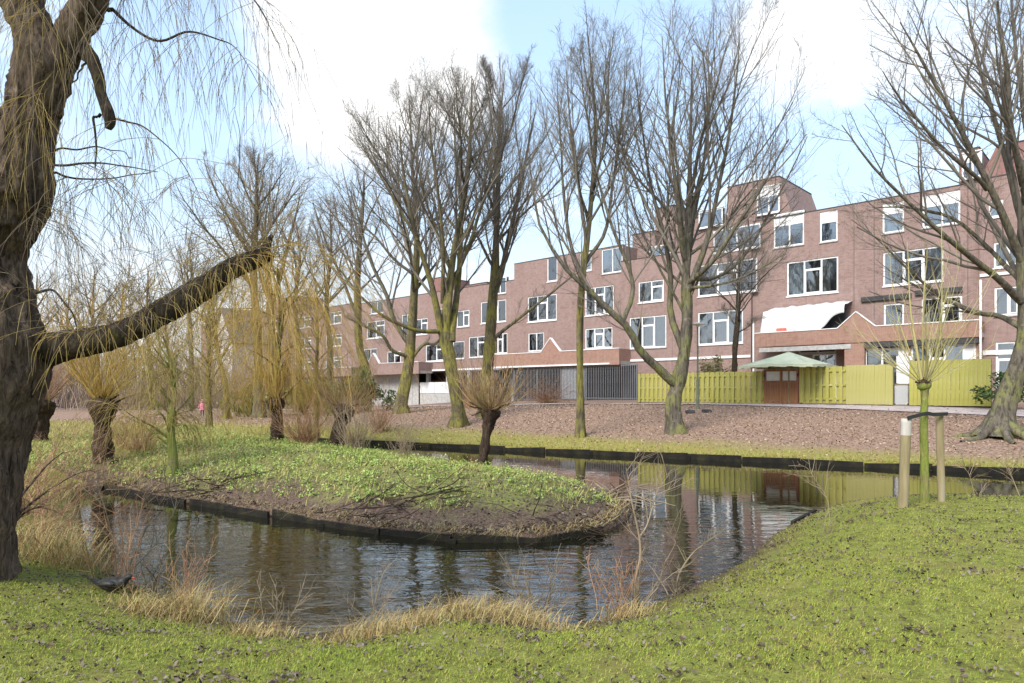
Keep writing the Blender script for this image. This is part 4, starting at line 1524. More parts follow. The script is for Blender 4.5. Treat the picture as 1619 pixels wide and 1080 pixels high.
# tall upright tree behind the island pollard
Y = 33.0
make_tree('upright_tree', 'tall upright tree directly behind the dark knobbly pollard', foot(768, Y),
          [(766, 660, Y, .36), (768, 620, Y, .32), (774, 560, Y, .32), (778, 500, Y, .3), (782, 430, Y, .26), (784, 360, Y, .19), (788, 280, Y, .13), (792, 190, Y, .08), (798, 110, Y, .02)],
          [[(780, 470, Y, .19), (796, 420, Y, .17), (810, 350, Y + .5, .13), (830, 260, Y + 1, .09), (845, 180, Y + 1, .04)],
           [(776, 540, Y, .15), (806, 515, Y - .5, .10), (850, 480, Y - 1, .08), (900, 440, Y - 1.4, .05), (930, 420, Y - 1.5, .02)]],
          (778, 290, Y, 145, 190, 4.6), (14, 9, 5), (B1, B0, TW), 14, up=(.14, .09, .05), auto=(13, .42, .95, 42, .11, 1.0), ang=(27, 33, 38))

# low forked tree left of the leaning one
Y = 36.0
make_tree('spreading_tree', 'spreading tree with ivy green trunk left of the leaning mossy tree', foot(636, Y),
          [(634, 652, Y, .40), (640, 610, Y, .36), (648, 560, Y, .34), (651, 520, Y, .31), (654, 460, Y, .25), (658, 400, Y, .19), (655, 320, Y, .13), (650, 230, Y, .07), (648, 160, Y, .02)],
          [[(646, 565, Y, .14), (620, 555, Y - .6, .12), (604, 530, Y - 1, .11), (575, 515, Y - 1.4, .085), (545, 500, Y - 1.6, .04)],
           [(648, 545, Y, .2), (625, 510, Y, .17), (612, 470, Y, .14), (590, 420, Y, .11), (570, 360, Y, .07), (555, 300, Y, .03)],
           [(650, 570, Y, .13), (668, 545, Y, .11), (692, 540, Y + .3, .09), (720, 500, Y + .6, .05)]],
          (612, 325, Y, 145, 185, 4.8), (13, 9, 5), (B1, B0, TW), 15, auto=(11, .45, .92, 44, .13, 1.0))

# bent tree at the evergreen bush
Y = 42.0
make_tree('bent_tree', 'crooked ochre trunk standing in the dark evergreen bush', foot(579, Y),
          [(578, 642, Y, .34), (580, 590, Y, .32), (568, 545, Y, .3), (564, 480, Y, .27), (566, 420, Y, .2), (572, 340, Y, .13), (575, 270, Y, .04)],
          [[(566, 500, Y, .15), (540, 440, Y, .11), (515, 380, Y, .08), (495, 320, Y, .03)]],
          (560, 375, Y, 105, 115, 4.0), (8, 6, 5), (B1, B0, TWF), 16, auto=(9, .5, .95, 42, .13, 1.0), up=(.08, .06, .03))

# round crowned tree above the willow limb
Y = 40.0
make_tree('round_crowned_tree', 'round crowned grey tree above the tip of the sawn willow limb', foot(412, Y),
          [(410, 668, Y, .38), (410, 600, Y, .32), (405, 520, Y, .29), (402, 440, Y, .24), (404, 380, Y, .19), (406, 310, Y, .12), (408, 245, Y, .03)],
          [], (402, 385, Y, 130, 148, 5.0), (10, 7, 6), (B0, B0, TWF), 17, auto=(14, .45, .97, 42, .15, 1.0), up=(.10, .07, .04), sub_t0=.15)
Y = 46.0
make_tree('upright_tree', 'grey tree with a high fork behind the golden willow', foot(432, Y),
          [(432, 660, Y, .36), (430, 560, Y, .31), (428, 480, Y, .29), (424, 440, Y, .2), (418, 400, Y, .15), (415, 350, Y, .05)],
          [[(428, 490, Y, .22), (445, 430, Y, .18), (460, 370, Y, .12), (475, 310, Y, .05)], [(427, 480, Y, .18), (410, 430, Y, .14), (395, 390, Y, .08)]],
          (445, 400, Y, 105, 120, 4.5), (8, 6, 5), (B0, B0, TWF), 18, auto=(7, .5, .95, 40, .12, 1.0))
Y = 39.0
make_tree('thin_tree', 'thin mossy tree on the far shore near the child in pink', foot(357, Y),
          [(357, 672, Y, .22), (356, 610, Y, .18), (346, 560, Y, .15), (338, 500, Y, .11), (330, 440, Y, .05)],
          [], (335, 490, Y, 70, 105, 3.0), (8, 6, 5), (B1, B1, TWO), 19, auto=(9, .4, .95, 42, .08, 1.0))
for i, (px, Y, ytop, wd, lab) in enumerate(((470, 52.0, 350, 85, 'slender grey tree between the crooked trunk and the golden willow'), (520, 50.0, 330, 95, 'hazy grey tree left of the crooked ochre trunk'),
                                            (300, 58.0, 385, 90, 'far grey tree behind the pale gabled house'))):
    make_tree('background_tree', lab, foot(px, Y), [(px, 655, Y, .3), (px + 3, 560, Y, .25), (px - 3, 480, Y, .2), (px + 4, ytop + 60, Y, .12), (px, ytop, Y, .03)], [],
              (px, (ytop + 560) / 2, Y, wd, (560 - ytop) / 2 + 10, 4.5), (8, 6, 4), (B0, B0, TWF), 30 + i, auto=(12, .35, .95, 42, .13, 1.0), twig_r=1.15, group='bare trees in the distance')

# dense wood along the left horizon, tree by tree
woods = [(60, 56, 430, 70), (110, 70, 455, 60), (150, 60, 420, 75), (195, 72, 450, 65), (235, 62, 425, 75), (265, 75, 470, 60), (20, 64, 440, 80), (330, 80, 480, 60), (-60, 60, 420, 90)]
wl_ = ['wood tree seen just right of the big willow trunk', 'twiggy far tree behind the left pollards', 'tall twiggy tree behind the golden pollard', 'reddish far tree right of the golden pollard',
       'far twiggy tree above the yellow willow stump', 'small far tree near the pale gabled house', 'far tree half hidden by the big willow trunk', 'tiny far tree beyond the pale gabled house', 'far tree hidden by the edge of the willow trunk']
for i, ((px, Y, ytop, wd), lab) in enumerate(zip(woods, wl_)):
    make_tree('background_tree', lab, foot(px, Y), [(px, 660, Y, .3), (px + 4, 580, Y, .24), (px - 3, 520, Y, .18), (px, ytop, Y, .04)], [],
              (px, (ytop + 640) / 2, Y, wd, (640 - ytop) / 2 + 5, 5.0), (7, 5, 4), (B0, B0, TWF), 40 + i, auto=(12, .12, .95, 45, .12, 1.0), twig_r=1.3, group='bare trees in the distance')

# garden tree behind the fence
Y = 37.0
make_tree('garden_tree', 'small dark twiggy tree standing inside the fenced garden', foot(1160, Y),
          [(1161, 640, Y, .2), (1160, 580, Y, .17), (1163, 540, Y, .18), (1166, 500, Y, .15), (1168, 440, Y, .10), (1170, 380, Y, .03)], [],
          (1168, 430, Y, 62, 82, 2.6), (10, 8, 6), (M['bark_limb'], M['bark_limb'], TW), 60, auto=(12, .45, .95, 48, .07, 1.0), wig=(.12, .16, .18), group=None)

# great leaning tree at the right
Y = 21.5
make_tree('buttressed_tree', 'leaning tree with spreading roots at the right edge of the far bank', foot(1580, Y),
          [(1576, 690, Y, .50), (1582, 660, Y, .40), (1596, 620, Y, .36), (1612, 570, Y, .34), (1622, 500, Y, .30), (1620, 420, Y, .26), (1622, 330, Y, .2), (1630, 220, Y, .14), (1640, 80, Y, .08), (1645, -60, Y, .03)],
          [[(1618, 480, Y, .17), (1580, 440, Y - .6, .13), (1540, 410, Y - 1, .11), (1490, 370, Y - 1.4, .085), (1430, 310, Y - 1.7, .06), (1370, 250, Y - 1.9, .04), (1328, 200, Y - 2, .015)],
           [(1620, 420, Y, .17), (1585, 340, Y - .3, .14), (1545, 260, Y - .5, .11), (1500, 170, Y - .7, .08), (1455, 90, Y - .8, .05), (1425, 40, Y - .8, .02)],
           [(1621, 380, Y, .15), (1600, 280, Y + .6, .12), (1570, 180, Y + 1, .09), (1545, 80, Y + 1.2, .06), (1525, -20, Y + 1.3, .02)],
           [(1618, 520, Y, .14), (1580, 500, Y + .6, .11), (1540, 495, Y + .8, .09), (1490, 470, Y + 1, .07), (1440, 430, Y + 1.1, .055), (1390, 380, Y + 1.2, .03), (1350, 350, Y + 1.2, .012)],
           [(1619, 450, Y, .12), (1570, 400, Y + 1, .09), (1510, 350, Y + 1.5, .07), (1450, 330, Y + 1.8, .05), (1380, 330, Y + 2, .02)],
           [(1624, 330, Y, .14), (1600, 220, Y - 1, .11), (1590, 110, Y - 1.4, .08), (1575, 0, Y - 1.6, .04)],
           [(1560, 300, Y - .4, .09), (1510, 250, Y - 1, .07), (1450, 190, Y - 1.4, .05), (1395, 110, Y - 1.7, .015)],
           [(1622, 400, Y, .14), (1690, 300, Y, .12), (1750, 180, Y, .08), (1790, 60, Y, .04)],
           [(1622, 440, Y, .13), (1700, 380, Y - 1, .1), (1780, 300, Y - 1.5, .05)],
           [(1628, 250, Y, .11), (1610, 120, Y + 1, .08), (1600, -10, Y + 1.4, .04)]],
          (1590, 190, Y, 275, 330, 6.0), (13, 8, 5), (B0, B0, TW), 21, up=(.05, .04, .02), wig=(.09, .13, .16), ang=(34, 40, 45))
# its buttress roots
rt = bpy.data.objects['buttressed_tree']
for i, (ax, ln) in enumerate(((math.radians(200), 1.1), (math.radians(165), .9), (math.radians(-20), 1.0), (math.radians(-70), .9), (math.radians(250), .8))):
    c0 = np.array([math.cos(ax), math.sin(ax), 0])
    pts = np.array([c0 * .15 + [0.06, 0, .75], c0 * .32 + [0, 0, .38], c0 * .6 + [0, 0, .13], c0 * (.6 + ln * .45) + [0, 0, .02], c0 * (.6 + ln) + [0, 0, -.12]])
    pts = smooth_line(pts, 10)
    for q in pts[6:]:
        q[2] = min(q[2], H(rt.location.x + q[0], rt.location.y + q[1]) - rt.location.z + .02)
    V_, Q_ = tubes(pts[None], np.interp(np.linspace(0, 1, 10), [0, .4, 1], [.20, .15, .05])[None], 9)
    mesh_np('root', V_, Q_, None, B0, rt, True)


# ------------------------------------------------------------------ the great willow at the left edge
WY = 6.2
rngw = np.random.default_rng(77)
wb = foot(-70, WY)
wz = H(*wb)
willow = empty('old_willow', (wb[0], wb[1], wz))
tag(willow, 'huge furrowed willow trunk at the left edge, weeping over the water', 'tree')
woff = np.array([wb[0], wb[1], wz])


def gnarly(rows, n, k, parent, name, mat, amp=.05, freq=1.0, flare=0.0):
    """thick barked tube with real ridges and knobs"""
    w = smooth_line(np.array([np.append(at(r[0], r[1], r[2]), r[3]) for r in rows]), n)
    if flare:
        hh_ = w[:, 2] - wz
        w[:, 3] *= 1 + flare * np.exp(-np.maximum(hh_, 0) / .35)
    V_, Q_ = tubes(w[None, :, :3], w[None, :, 3], k)
    ctr = np.repeat(w[:, :3], k, 0)
    dirs = V_ - ctr
    rr = np.linalg.norm(dirs, axis=1, keepdims=True)
    dirs = dirs / np.maximum(rr, 1e-6)
    out_ = np.empty(len(V_))
    for i_ in range(len(V_)):
        x, y, z = V_[i_]
        a = mnoise.noise(Vector((x * 9 * freq, y * 9 * freq, z * 2.0 * freq)))
        b_ = mnoise.noise(Vector((x * 2.3, y * 2.3, z * 1.6)))
        c_ = mnoise.noise(Vector((x * 26 * freq, y * 26 * freq, z * 6 * freq)))
        out_[i_] = (1 - 3.2 * abs(a) ** .8) * .6 + b_ * 1.0 + c_ * .4
    V_ = V_ + dirs * (out_[:, None] * amp * np.minimum(1, rr / .2))
    return mesh_np(name, V_ - woff, Q_, None, mat, parent, True)


gnarly([(-92, 905, WY, .52), (-82, 840, WY, .49), (-66, 760, WY, .47), (-44, 660, WY, .46), (-30, 590, WY, .49), (-26, 530, WY, .48), (-34, 460, WY, .40), (-34, 400, WY, .34), (-16, 350, WY, .33),
        (12, 300, WY, .33), (38, 240, WY, .235), (50, 190, WY, .21), (62, 140, WY, .215), (68, 95, WY, .225), (58, 50, WY, .17), (34, 0, WY, .165), (20, -60, WY + .1, .20), (-10, -160, WY + .3, .17), (-30, -320, WY + .6, .12), (-40, -480, WY + .8, .05)],
       170, 64, willow, 'trunk', M['bark_willow'], .055, 1.0, .12)
gnarly([(70, 125, WY, .17), (102, 75, WY - .02, .155), (128, 30, WY - .05, .145), (146, -10, WY - .1, .135), (175, -90, WY - .2, .13), (220, -200, WY - .3, .09), (270, -320, WY - .3, .04)], 60, 32, willow, 'limb', M['bark_willow'], .035, 1.2)
gnarly([(-10, 590, WY + .3, .26), (30, 572, WY + .24, .24), (66, 555, WY + .18, .17), (110, 545, WY + .12, .13), (160, 537, WY + .1, .118), (205, 522, WY + .15, .108), (250, 498, WY + .25, .112), (300, 468, WY + .35, .118), (335, 447, WY + .42, .10), (360, 428, WY + .5, .095), (395, 413, WY + .6, .088), (418, 405, WY + .65, .075), (430, 400, WY + .67, .05)],
       110, 32, willow, 'limb', M['bark_limb'], .022, 1.8)
gnarly([(416, 404, WY + .66, .055), (422, 388, WY + .68, .045), (430, 372, WY + .7, .02)], 16, 12, willow, 'limb', M['bark_limb'], .01, 2)
gnarly([(134, 82, WY, .08), (146, 96, WY - .03, .062), (156, 125, WY - .06, .05), (161, 152, WY - .08, .045), (170, 175, WY - .1, .05), (174, 192, WY - .1, .048), (171, 204, WY - .1, .03)], 40, 16, willow, 'limb', M['bark_limb'], .012, 2.2)
gnarly([(138, 92, WY, .05), (150, 95, WY, .045), (155, 96, WY, .02)], 8, 12, willow, 'limb', M['bark_limb'], .008, 2.5)


def strands(rng, p, d, L, n, up, wig, r, mat, parent, off, name='strands', side=5, sr=.0035, slen=.35):
    """drooping shoots, each with a few fine side shoots"""
    pts = grow(rng, p, d, L, n, up, wig)
    rad = taper(r, np.asarray(r) * .3, n)
    tb = TB()
    tb.add(pts - off, rad, 4)
    if side:
        q, dd, par, t = spawn(rng, pts, side, .1, 1, 28, 10, -.25)
        LL = slen * rng.uniform(.35, 1.3, len(q))
        p2 = grow(rng, q, dd, LL, 5, (up if np.isscalar(up) else np.asarray(up)[par]) * 1.5, wig)
        r2 = taper(np.full(len(q), sr) * .7, np.full(len(q), sr) * .3, 5)
        tb.add(p2 - off, r2, 3)
    return tb.build(name, mat, parent, False, 'stuff')


def along(rows, n, rng, t0=0., t1=1.):
    w = smooth_line(np.array([at(*r[:3]) for r in rows]), 60)
    t = t0 + (t1 - t0) * rng.random(n)
    i = t * 58
    k_ = i.astype(int)
    f = (i - k_)[:, None]
    return w[k_] * (1 - f) + w[k_ + 1] * f


# thin arching boughs from above the frame that carry the weeping shoots
boughs = [
    [(170, 16, WY, .02), (210, 42, WY, .014), (250, 60, WY, .011), (300, 54, WY, .009), (345, 58, WY, .006), (380, 80, WY, .004), (420, 150, WY, .002)],
    [(178, 182, WY - .1, .010), (210, 195, WY - .1, .008), (245, 215, WY - .1, .006), (290, 262, WY - .1, .004), (325, 320, WY - .1, .002)],
    [(80, 262, WY - .1, .012), (130, 258, WY - .3, .009), (190, 262, WY - .4, .006), (250, 272, WY - .5, .003)],
    [(78, 275, WY + .2, .012), (120, 282, WY + .3, .009), (180, 284, WY + .4, .006), (240, 272, WY + .5, .004)],
    [(80, 240, WY, .010), (120, 232, WY + .1, .008), (180, 240, WY + .2, .005), (210, 250, WY + .2, .003)],
    [(160, 180, WY - .08, .014), (151, 200, WY - .08, .010), (150, 240, WY - .08, .008), (154, 268, WY - .08, .004)],
    [(136, 100, WY, .010), (120, 125, WY + .2, .007), (100, 155, WY + .2, .003)],
    [(55, 460, WY, .014), (85, 462, WY - .2, .010), (115, 500, WY - .3, .007), (130, 540, WY - .3, .003)],
    [(380, 300, WY + .5, .003), (382, 240, WY + .5, .004), (376, 200, WY + .5, .003), (372, 175, WY + .5, .002)],
    [(150, 10, WY, .03), (230, -40, WY - .1, .022), (300, -60, WY - .2, .016), (360, -40, WY - .3, .010), (410, 10, WY - .3, .005), (445, 70, WY - .3, .002)],
    [(150, -10, WY, .03), (200, -60, WY + .5, .022), (260, -90, WY + 1.0, .016), (320, -80, WY + 1.2, .01), (360, -40, WY + 1.3, .004)],
    [(40, 0, WY, .05), (80, -120, WY - .6, .035), (150, -180, WY - 1.0, .02), (230, -160, WY - 1.2, .010)],
    [(30, -40, WY, .05), (-60, -120, WY - .5, .03), (-120, -80, WY - .8, .015)]]
tb = TB()
for rows in boughs:
    w = smooth_line(np.array([np.append(at(r[0], r[1], r[2]), r[3]) for r in rows]), 30)
    w[1:-1, :3] += smooth_line(rngw.normal(size=(7, 3)) * .012, 28)
    tb = TB()
    tb.add(w[None, :, :3] - woff, w[None, :, 3], 6)
    tb.build('bough', M['bark_limb'], willow, True)

rs = np.random.default_rng(5)


def hang(rows, n, Lm, r, mat, t0=0., t1=1., out=.5, up=-.16, wig=.07, side=5, slen=.35, npt=12, dirb=(0, 0, 0)):
    p = along(rows, n, rs, t0, t1)
    d = norm(rs.normal(size=(n, 3)) * [1, .7, .3] * out + np.array(dirb) + [0, 0, -.2])
    L = Lm * rs.uniform(.35, 1.25, n)
    strands(rs, p, d, L, npt, up, wig, np.full(n, r), M[mat], willow, woff, side=side, slen=slen)


hang(boughs[0], 30, 1.1, .0023, 'strand_grey', .1, 1.0, .4, side=5, up=-.22, wig=.045, slen=.25)
hang(boughs[9], 42, 1.7, .0022, 'strand_grey', .1, .9, .4, side=5, up=-.22, wig=.045, slen=.25)
hang(boughs[10], 38, 1.8, .0022, 'strand_grey', .1, .95, .4, side=5, up=-.22, wig=.045, slen=.25)
hang(boughs[1], 14, .7, .0028, 'strand_grey', .1, 1, .5)
hang(boughs[2], 16, 1.5, .0028, 'strand_grey', .1, 1, .4)
hang(boughs[3], 18, 1.7, .0028, 'strand_grey', .1, 1, .4)
hang(boughs[4], 8, 1.2, .0026, 'strand_grey', .1, 1, .4)
hang(boughs[11], 30, 2.9, .0022, 'strand_grey', .1, .9, .4, side=5, up=-.22, wig=.045, slen=.25)
hang(boughs[12], 12, 2.6, .0022, 'strand', .1, .9, .5, side=6)
# golden shoots combed down over the trunk and along the low limb
for k_ in range(8):
    xk, yk = rs.uniform(5, 85), rs.uniform(-40, 330)
    hang([(xk - 25, yk + 25, WY - .33, 0), (xk, yk, WY - .36, 0), (xk + 18, yk - 20, WY - .30, 0)], 7, 1.3, .0019, 'strand', 0, 1, .5, up=-.17, dirb=(rs.uniform(-.5, .5), -.35, -.25), side=3, wig=.05)
hang([(80, 300, WY, 0), (60, 330, WY, 0), (40, 360, WY, 0)], 18, 1.4, .0028, 'strand_grey', 0, 1, .5, up=-.14, dirb=(.7, -.1, .1), side=5)
limb_rows = [(75, 535, WY, 0), (160, 522, WY + .05, 0), (250, 484, WY + .2, 0), (330, 436, WY + .38, 0), (380, 408, WY + .55, 0), (425, 396, WY + .65, 0)]
hang(limb_rows, 80, .55, .0030, 'strand', 0, 1, .7, up=-.3, dirb=(.1, -.5, .45), side=3, slen=.22)
hang(limb_rows, 50, 1.3, .0028, 'strand', .1, 1, .6, up=-.18, dirb=(.2, -.2, .3), side=5)
hang(limb_rows[2:], 24, 2.0, .0024, 'strand_gold', .5, 1, .6, up=-.2, dirb=(.25, 0, .35), side=6)
# upright water shoots on the limb
p = along(limb_rows, 70, rs, .0, 1.)
d = norm(rs.normal(size=(70, 3)) * [.5, .5, .2] + [.05, 0, .8])
strands(rs, p, d, rs.uniform(.3, 1.3, 70), 10, -.035, .08, np.full(70, .003), M['strand_grey'], willow, woff, side=6, slen=.3)
p = np.repeat(at(424, 398, WY + .66)[None], 40, 0) + rs.normal(size=(40, 3)) * .05
d = norm(rs.normal(size=(40, 3)) * [.9, .7, .5] + [.1, 0, .5])
strands(rs, p, d, rs.uniform(.4, 1.2, 40), 10, -.05, .1, np.full(40, .0034), M['strand'], willow, woff, side=7, slen=.3)


# ------------------------------------------------------------------ pollards
def pollard(label, px, Y, y_knob, lean, r, n_sh, L_sh, fan, mat, seed, group='pollard willows on the island', knob=1.5, shoots_up=.06):
    rng = np.random.default_rng(seed)
    x, y = foot(px, Y)
    z = H(x, y)
    root = empty('pollard_willow', (x, y, z))
    tag(root, label, 'tree', group)
    hk = fz(y_knob, Y) - z
    rows = np.array([[0, 0, -.15, r * 1.3], [lean * .1, 0, hk * .15, r * 1.05], [lean * .35, 0, hk * .45, r * .92], [lean * .75, 0, hk * .8, r * 1.0], [lean, 0, hk, r * knob], [lean * 1.05, 0, hk + r * .9, r * knob * .9], [lean * 1.05, 0, hk + r * 1.6, r * .3]])
    w = smooth_line(rows, 30)
    V_, Q_ = tubes(w[None, :, :3], w[None, :, 3], 20)
    ctr = np.repeat(w[:, :3], 20, 0)
    for i_ in range(len(V_)):
        dd = V_[i_] - ctr[i_]
        q = V_[i_]
        nn = mnoise.noise(Vector((q[0] * 7 + seed, q[1] * 7, q[2] * 4))) * .45 + mnoise.noise(Vector((q[0] * 18, q[1] * 18 + seed, q[2] * 9))) * .22
        V_[i_] = ctr[i_] + dd * (1 + nn)
    mesh_np('trunk', V_, Q_, None, M['bark_pollard'], root, True)
    top = np.array([lean, 0, hk + r * .5])
    ph = rng.random(n_sh) * 2 * math.pi
    th = np.radians(fan) * np.sqrt(rng.random(n_sh))
    d = np.stack([np.sin(th) * np.cos(ph), np.sin(th) * np.sin(ph), np.cos(th)], -1)
    p = top + d * r * knob * rng.uniform(.6, 1.0, (n_sh, 1))
    L = L_sh * rng.uniform(.3, 1.15, n_sh)
    pts = grow(rng, p, d, L, 9, shoots_up, .10)
    rad = taper(np.full(n_sh, .009) * np.sqrt(L / L_sh + .2), np.full(n_sh, .003), 9)
    tb = TB()
    tb.add(pts, rad, 5)
    q, dd, par, t = spawn(rng, pts, 6, .2, 1, 26, 10, .1)
    p2 = grow(rng, q, dd, L[par] * .3 * rng.uniform(.4, 1.2, len(q)), 5, shoots_up, .1)
    tb.add(p2, taper(np.full(len(q), .0042), np.full(len(q), .002), 5), 3)
    tb.build('shoots', M[mat], root, False, 'stuff')
    # a few dead hooked branch stubs on the head
    tb = TB()
    m = 12
    az = rng.random(m) * 6.28
    d = norm(np.stack([np.cos(az), np.sin(az), rng.uniform(-.1, .6, m)], -1))
    tb.add(grow(rng, np.repeat(top[None], m, 0), d, rng.uniform(.25, .6, m), 6, .05, .18), taper(np.full(m, r * .3), np.full(m, .012), 6), 6)
    tb.build('stub', M['bark_pollard'], root, True)
    return root


pollard('dark knobbly pollard alone at the back of the island, before the upright tree', 762, 16.6, 655, .2, .125, 120, 1.35, 85, 'shoot_mix', 1, knob=1.9, shoots_up=.13)
pollard('dark pollard with tall golden shoots on the left of the island', 163, 16.2, 648, 0, .21, 120, 3.0, 50, 'strand_gold', 2, shoots_up=.10)
pollard('dark pollard half hidden right beside the big willow trunk', 62, 20.0, 648, .05, .22, 110, 2.6, 60, 'shoot_red', 3, shoots_up=.09)
pollard('short pollard leaning right behind the pale dry stems', 531, 21.0, 655, .22, .21, 90, 1.5, 75, 'shoot_mix', 4, shoots_up=.10)
pollard('slim dark pollard inside the curtain of golden willow strands', 436, 20.5, 640, .0, .16, 70, 1.6, 40, 'strand_gold', 5)


# yellow weeping willows on the island
def weeping(label, px, Y, py_b, y_top, r, n_b, spread, drop, mat, seed, bmat):
    rng = np.random.default_rng(seed)
    x, y = foot(px, Y)
    z = H(x, y)
    root = empty('weeping_willow', (x, y, z))
    tag(root, label, 'tree', 'golden weeping willows on the island')
    ht = fz(y_top, Y) - z
    rows = np.array([[0, 0, -.15, r * 1.5], [.02, 0, ht * .15, r], [-.04, .02, ht * .4, r * .8], [.05, 0, ht * .7, r * .5], [.02, 0, ht, r * .2]])
    w = smooth_line(rows, 24)
    V_, Q_ = tubes(w[None, :, :3], w[None, :, 3], 14)
    mesh_np('trunk', V_, Q_, None, bmat, root, True)
    p, d, par, t = spawn(rng, w[None, :, :3], n_b, .3, .98, 48, 10, .1)
    L = spread * rng.uniform(.5, 1.2, n_b)
    br = grow(rng, p, d, L, 9, .02, .14)
    rb = taper(np.full(n_b, r * .28), np.full(n_b, .006), 9)
    tb = TB()
    tb.add(br, rb, 6)
    tb.build('branches', bmat, root, True)
    q, dd, par, t = spawn(rng, br, 16, .15, 1, 40, 14, -.2)
    L = drop * rng.uniform(.25, 1.15, len(q))
    L = np.minimum(L, q[:, 2] - .15)
    L = np.maximum(L, .1)
    tb = TB()
    st_ = grow(rng, q, dd, L, 10, -.24, .07)
    tb.add(st_, taper(np.full(len(q), .0055), np.full(len(q), .0022), 10), 3)
    q2, d2, par2, t2 = spawn(rng, st_, 4, .1, .9, 25, 8, -.3)
    tb.add(grow(rng, q2, d2, L[par2] * .35, 5, -.2, .08), taper(np.full(len(q2), .0035), np.full(len(q2), .002), 5), 3)
    tb.build('strands', M[mat], root, False, 'stuff')
    return root


weeping('thin golden weeping willow with a forked yellow trunk on the island', 272, 14.7, 730, 560, .10, 18, 1.1, 1.8, 'strand', 6, M['bark_young'])
weeping('tall golden weeping willow whose strands reach the ground mid island', 440, 20.8, 700, 425, .12, 32, 1.35, 4.6, 'strand_gold', 7, M['bark_moss'])
weeping('loose golden weeping willow right of the tall golden one', 500, 25.0, 690, 450, .11, 24, 1.6, 3.2, 'strand', 8, M['bark_moss'])
weeping('pale golden weeping willow by the far path on the left', 330, 28.0, 690, 480, .12, 18, 1.8, 3.0, 'strand', 9, M['bark_moss'])

# young staked willow on the right lawn
Y = 9.35
x, y = foot(1461, Y)
z = H(x, y)
root = empty('young_willow', (x, y, z))
tag(root, 'young green stemmed willow tied between two stakes on the lawn', 'tree')
hk = fz(612, Y) - z
w = smooth_line(np.array([[0, 0, -.1, .062], [.005, 0, .5, .052], [-.004, 0, 1.0, .05], [.006, 0, hk - .1, .047], [.0, 0, hk, .085], [0, 0, hk + .07, .08], [0, 0, hk + .13, .02]]), 40)
V_, Q_ = tubes(w[None, :, :3], w[None, :, 3], 20)
rr_ = np.random.default_rng(3)
V_ = V_ + rr_.normal(size=V_.shape) * .003
kk_ = int(40 * .80)
mesh_np('trunk', V_[:kk_ * 20], Q_[:(kk_ - 1) * 20], None, M['bark_young'], root, True)
kn = V_[(kk_ - 1) * 20:]
kc = np.repeat(w[kk_ - 1:, :3], 20, 0)
kn = kc + (kn - kc) * (1 + np.array([mnoise.noise(Vector(v_ * 22)) for v_ in kn])[:, None] * .7)
mesh_np('knob', kn, Q_[:(40 - kk_) * 20], None, M['bark_pollard'], root, True)
rr_ = np.random.default_rng(15)
n = 34
ph = rr_.random(n) * 6.283
th = np.radians(62) * rr_.random(n) ** .75
d = np.stack([np.sin(th) * np.cos(ph), np.sin(th) * np.sin(ph), np.cos(th)], -1)
p = np.array([0, 0, hk + .02]) + d * .06
L = np.interp(th, [0, 1.1], [2.3, 1.2]) * rr_.uniform(.35, 1.05, n)
pts = grow(rr_, p, d, L, 12, .035, .035)
rad = taper(.004 + .0055 * (L / 2.3), np.full(n, .0022), 12)
# two thick leaders
lead = np.array([smooth_line(np.array([[-.02, 0, hk], [-.10, 0, hk + .5], [-.16, 0.05, hk + 1.1], [-.20, .05, hk + 2.0]]), 12), smooth_line(np.array([[.03, 0, hk], [.17, 0, hk + .45], [.27, .05, hk + 1.0], [.30, .1, hk + 2.4]]), 12),
                 smooth_line(np.array([[0, .02, hk], [.04, .1, hk + .6], [.05, .1, hk + 1.2], [.10, .1, hk + 1.9]]), 12)])
pts = np.concatenate([pts, lead])
rad = np.concatenate([rad, taper(np.array([.024, .026, .016]), np.array([.004, .004, .003]), 12)])
tb = TB()
tb.add(pts, rad, 6)
q, dd, par, t = spawn(rr_, pts, 5, .25, 1, 32, 8, .05)
tb.add(grow(rr_, q, dd, rr_.uniform(.15, .55, len(q)), 5, .03, .06), taper(np.full(len(q), .0035), np.full(len(q), .0015), 5), 4)
tb.build('shoots', M['bark_young'] if False else varied('young_shoot', [(0.24, 0.20, 0.08), (0.38, 0.33, 0.14), (0.44, 0.40, 0.22)], 1.0, .7, island=.6), root, False, 'stuff')
for (px, pyb, pyt, Yp, lab, mt) in ((1433, 798, 662, 9.1, 'left tree stake with a pale cut top on the lawn', 1), (1485, 790, 652, 9.45, 'right tree stake, thinner and mossy, on the lawn', 0)):
    sx, sy = foot(px, Yp)
    sz = H(sx, sy)
    st_ = empty('tree_stake', (sx, sy, sz))
    tag(st_, lab, 'stake', 'stakes of the young willow')
    ht = fz(pyt, Yp) - sz
    rad_ = .063 if mt else .048
    k_ = 16
    zz_ = np.linspace(-.2, ht, 26)
    lean_ = .05 if mt else -.03
    cc = np.stack([lean_ * (1 - zz_ / ht) * 0 - lean_ * (1 - zz_ / ht), zz_ * 0, zz_], -1)
    V_, Q_ = tubes(cc[None], (rad_ * (1 + .03 * np.sin(zz_ * 9)))[None], k_)
    cut = int(26 * (.82 if mt else .96))
    mesh_np('post', V_[:(cut + 1) * k_], Q_[:cut * k_], None, M['stake'], st_, True)
    n_top = 26 - cut
    Vt, Qt = tubes(cc[None, cut:], np.full((1, n_top), rad_ * 1.01), k_)
    capv = np.vstack([Vt, [[0, 0, ht]]])
    cap = [((n_top - 1) * k_ + j, (n_top - 1) * k_ + (j + 1) % k_, len(Vt)) for j in range(k_)]
    mesh_np('stake_top', capv, Qt, cap, M['stake_cut'] if mt else M['stake'], st_, True)
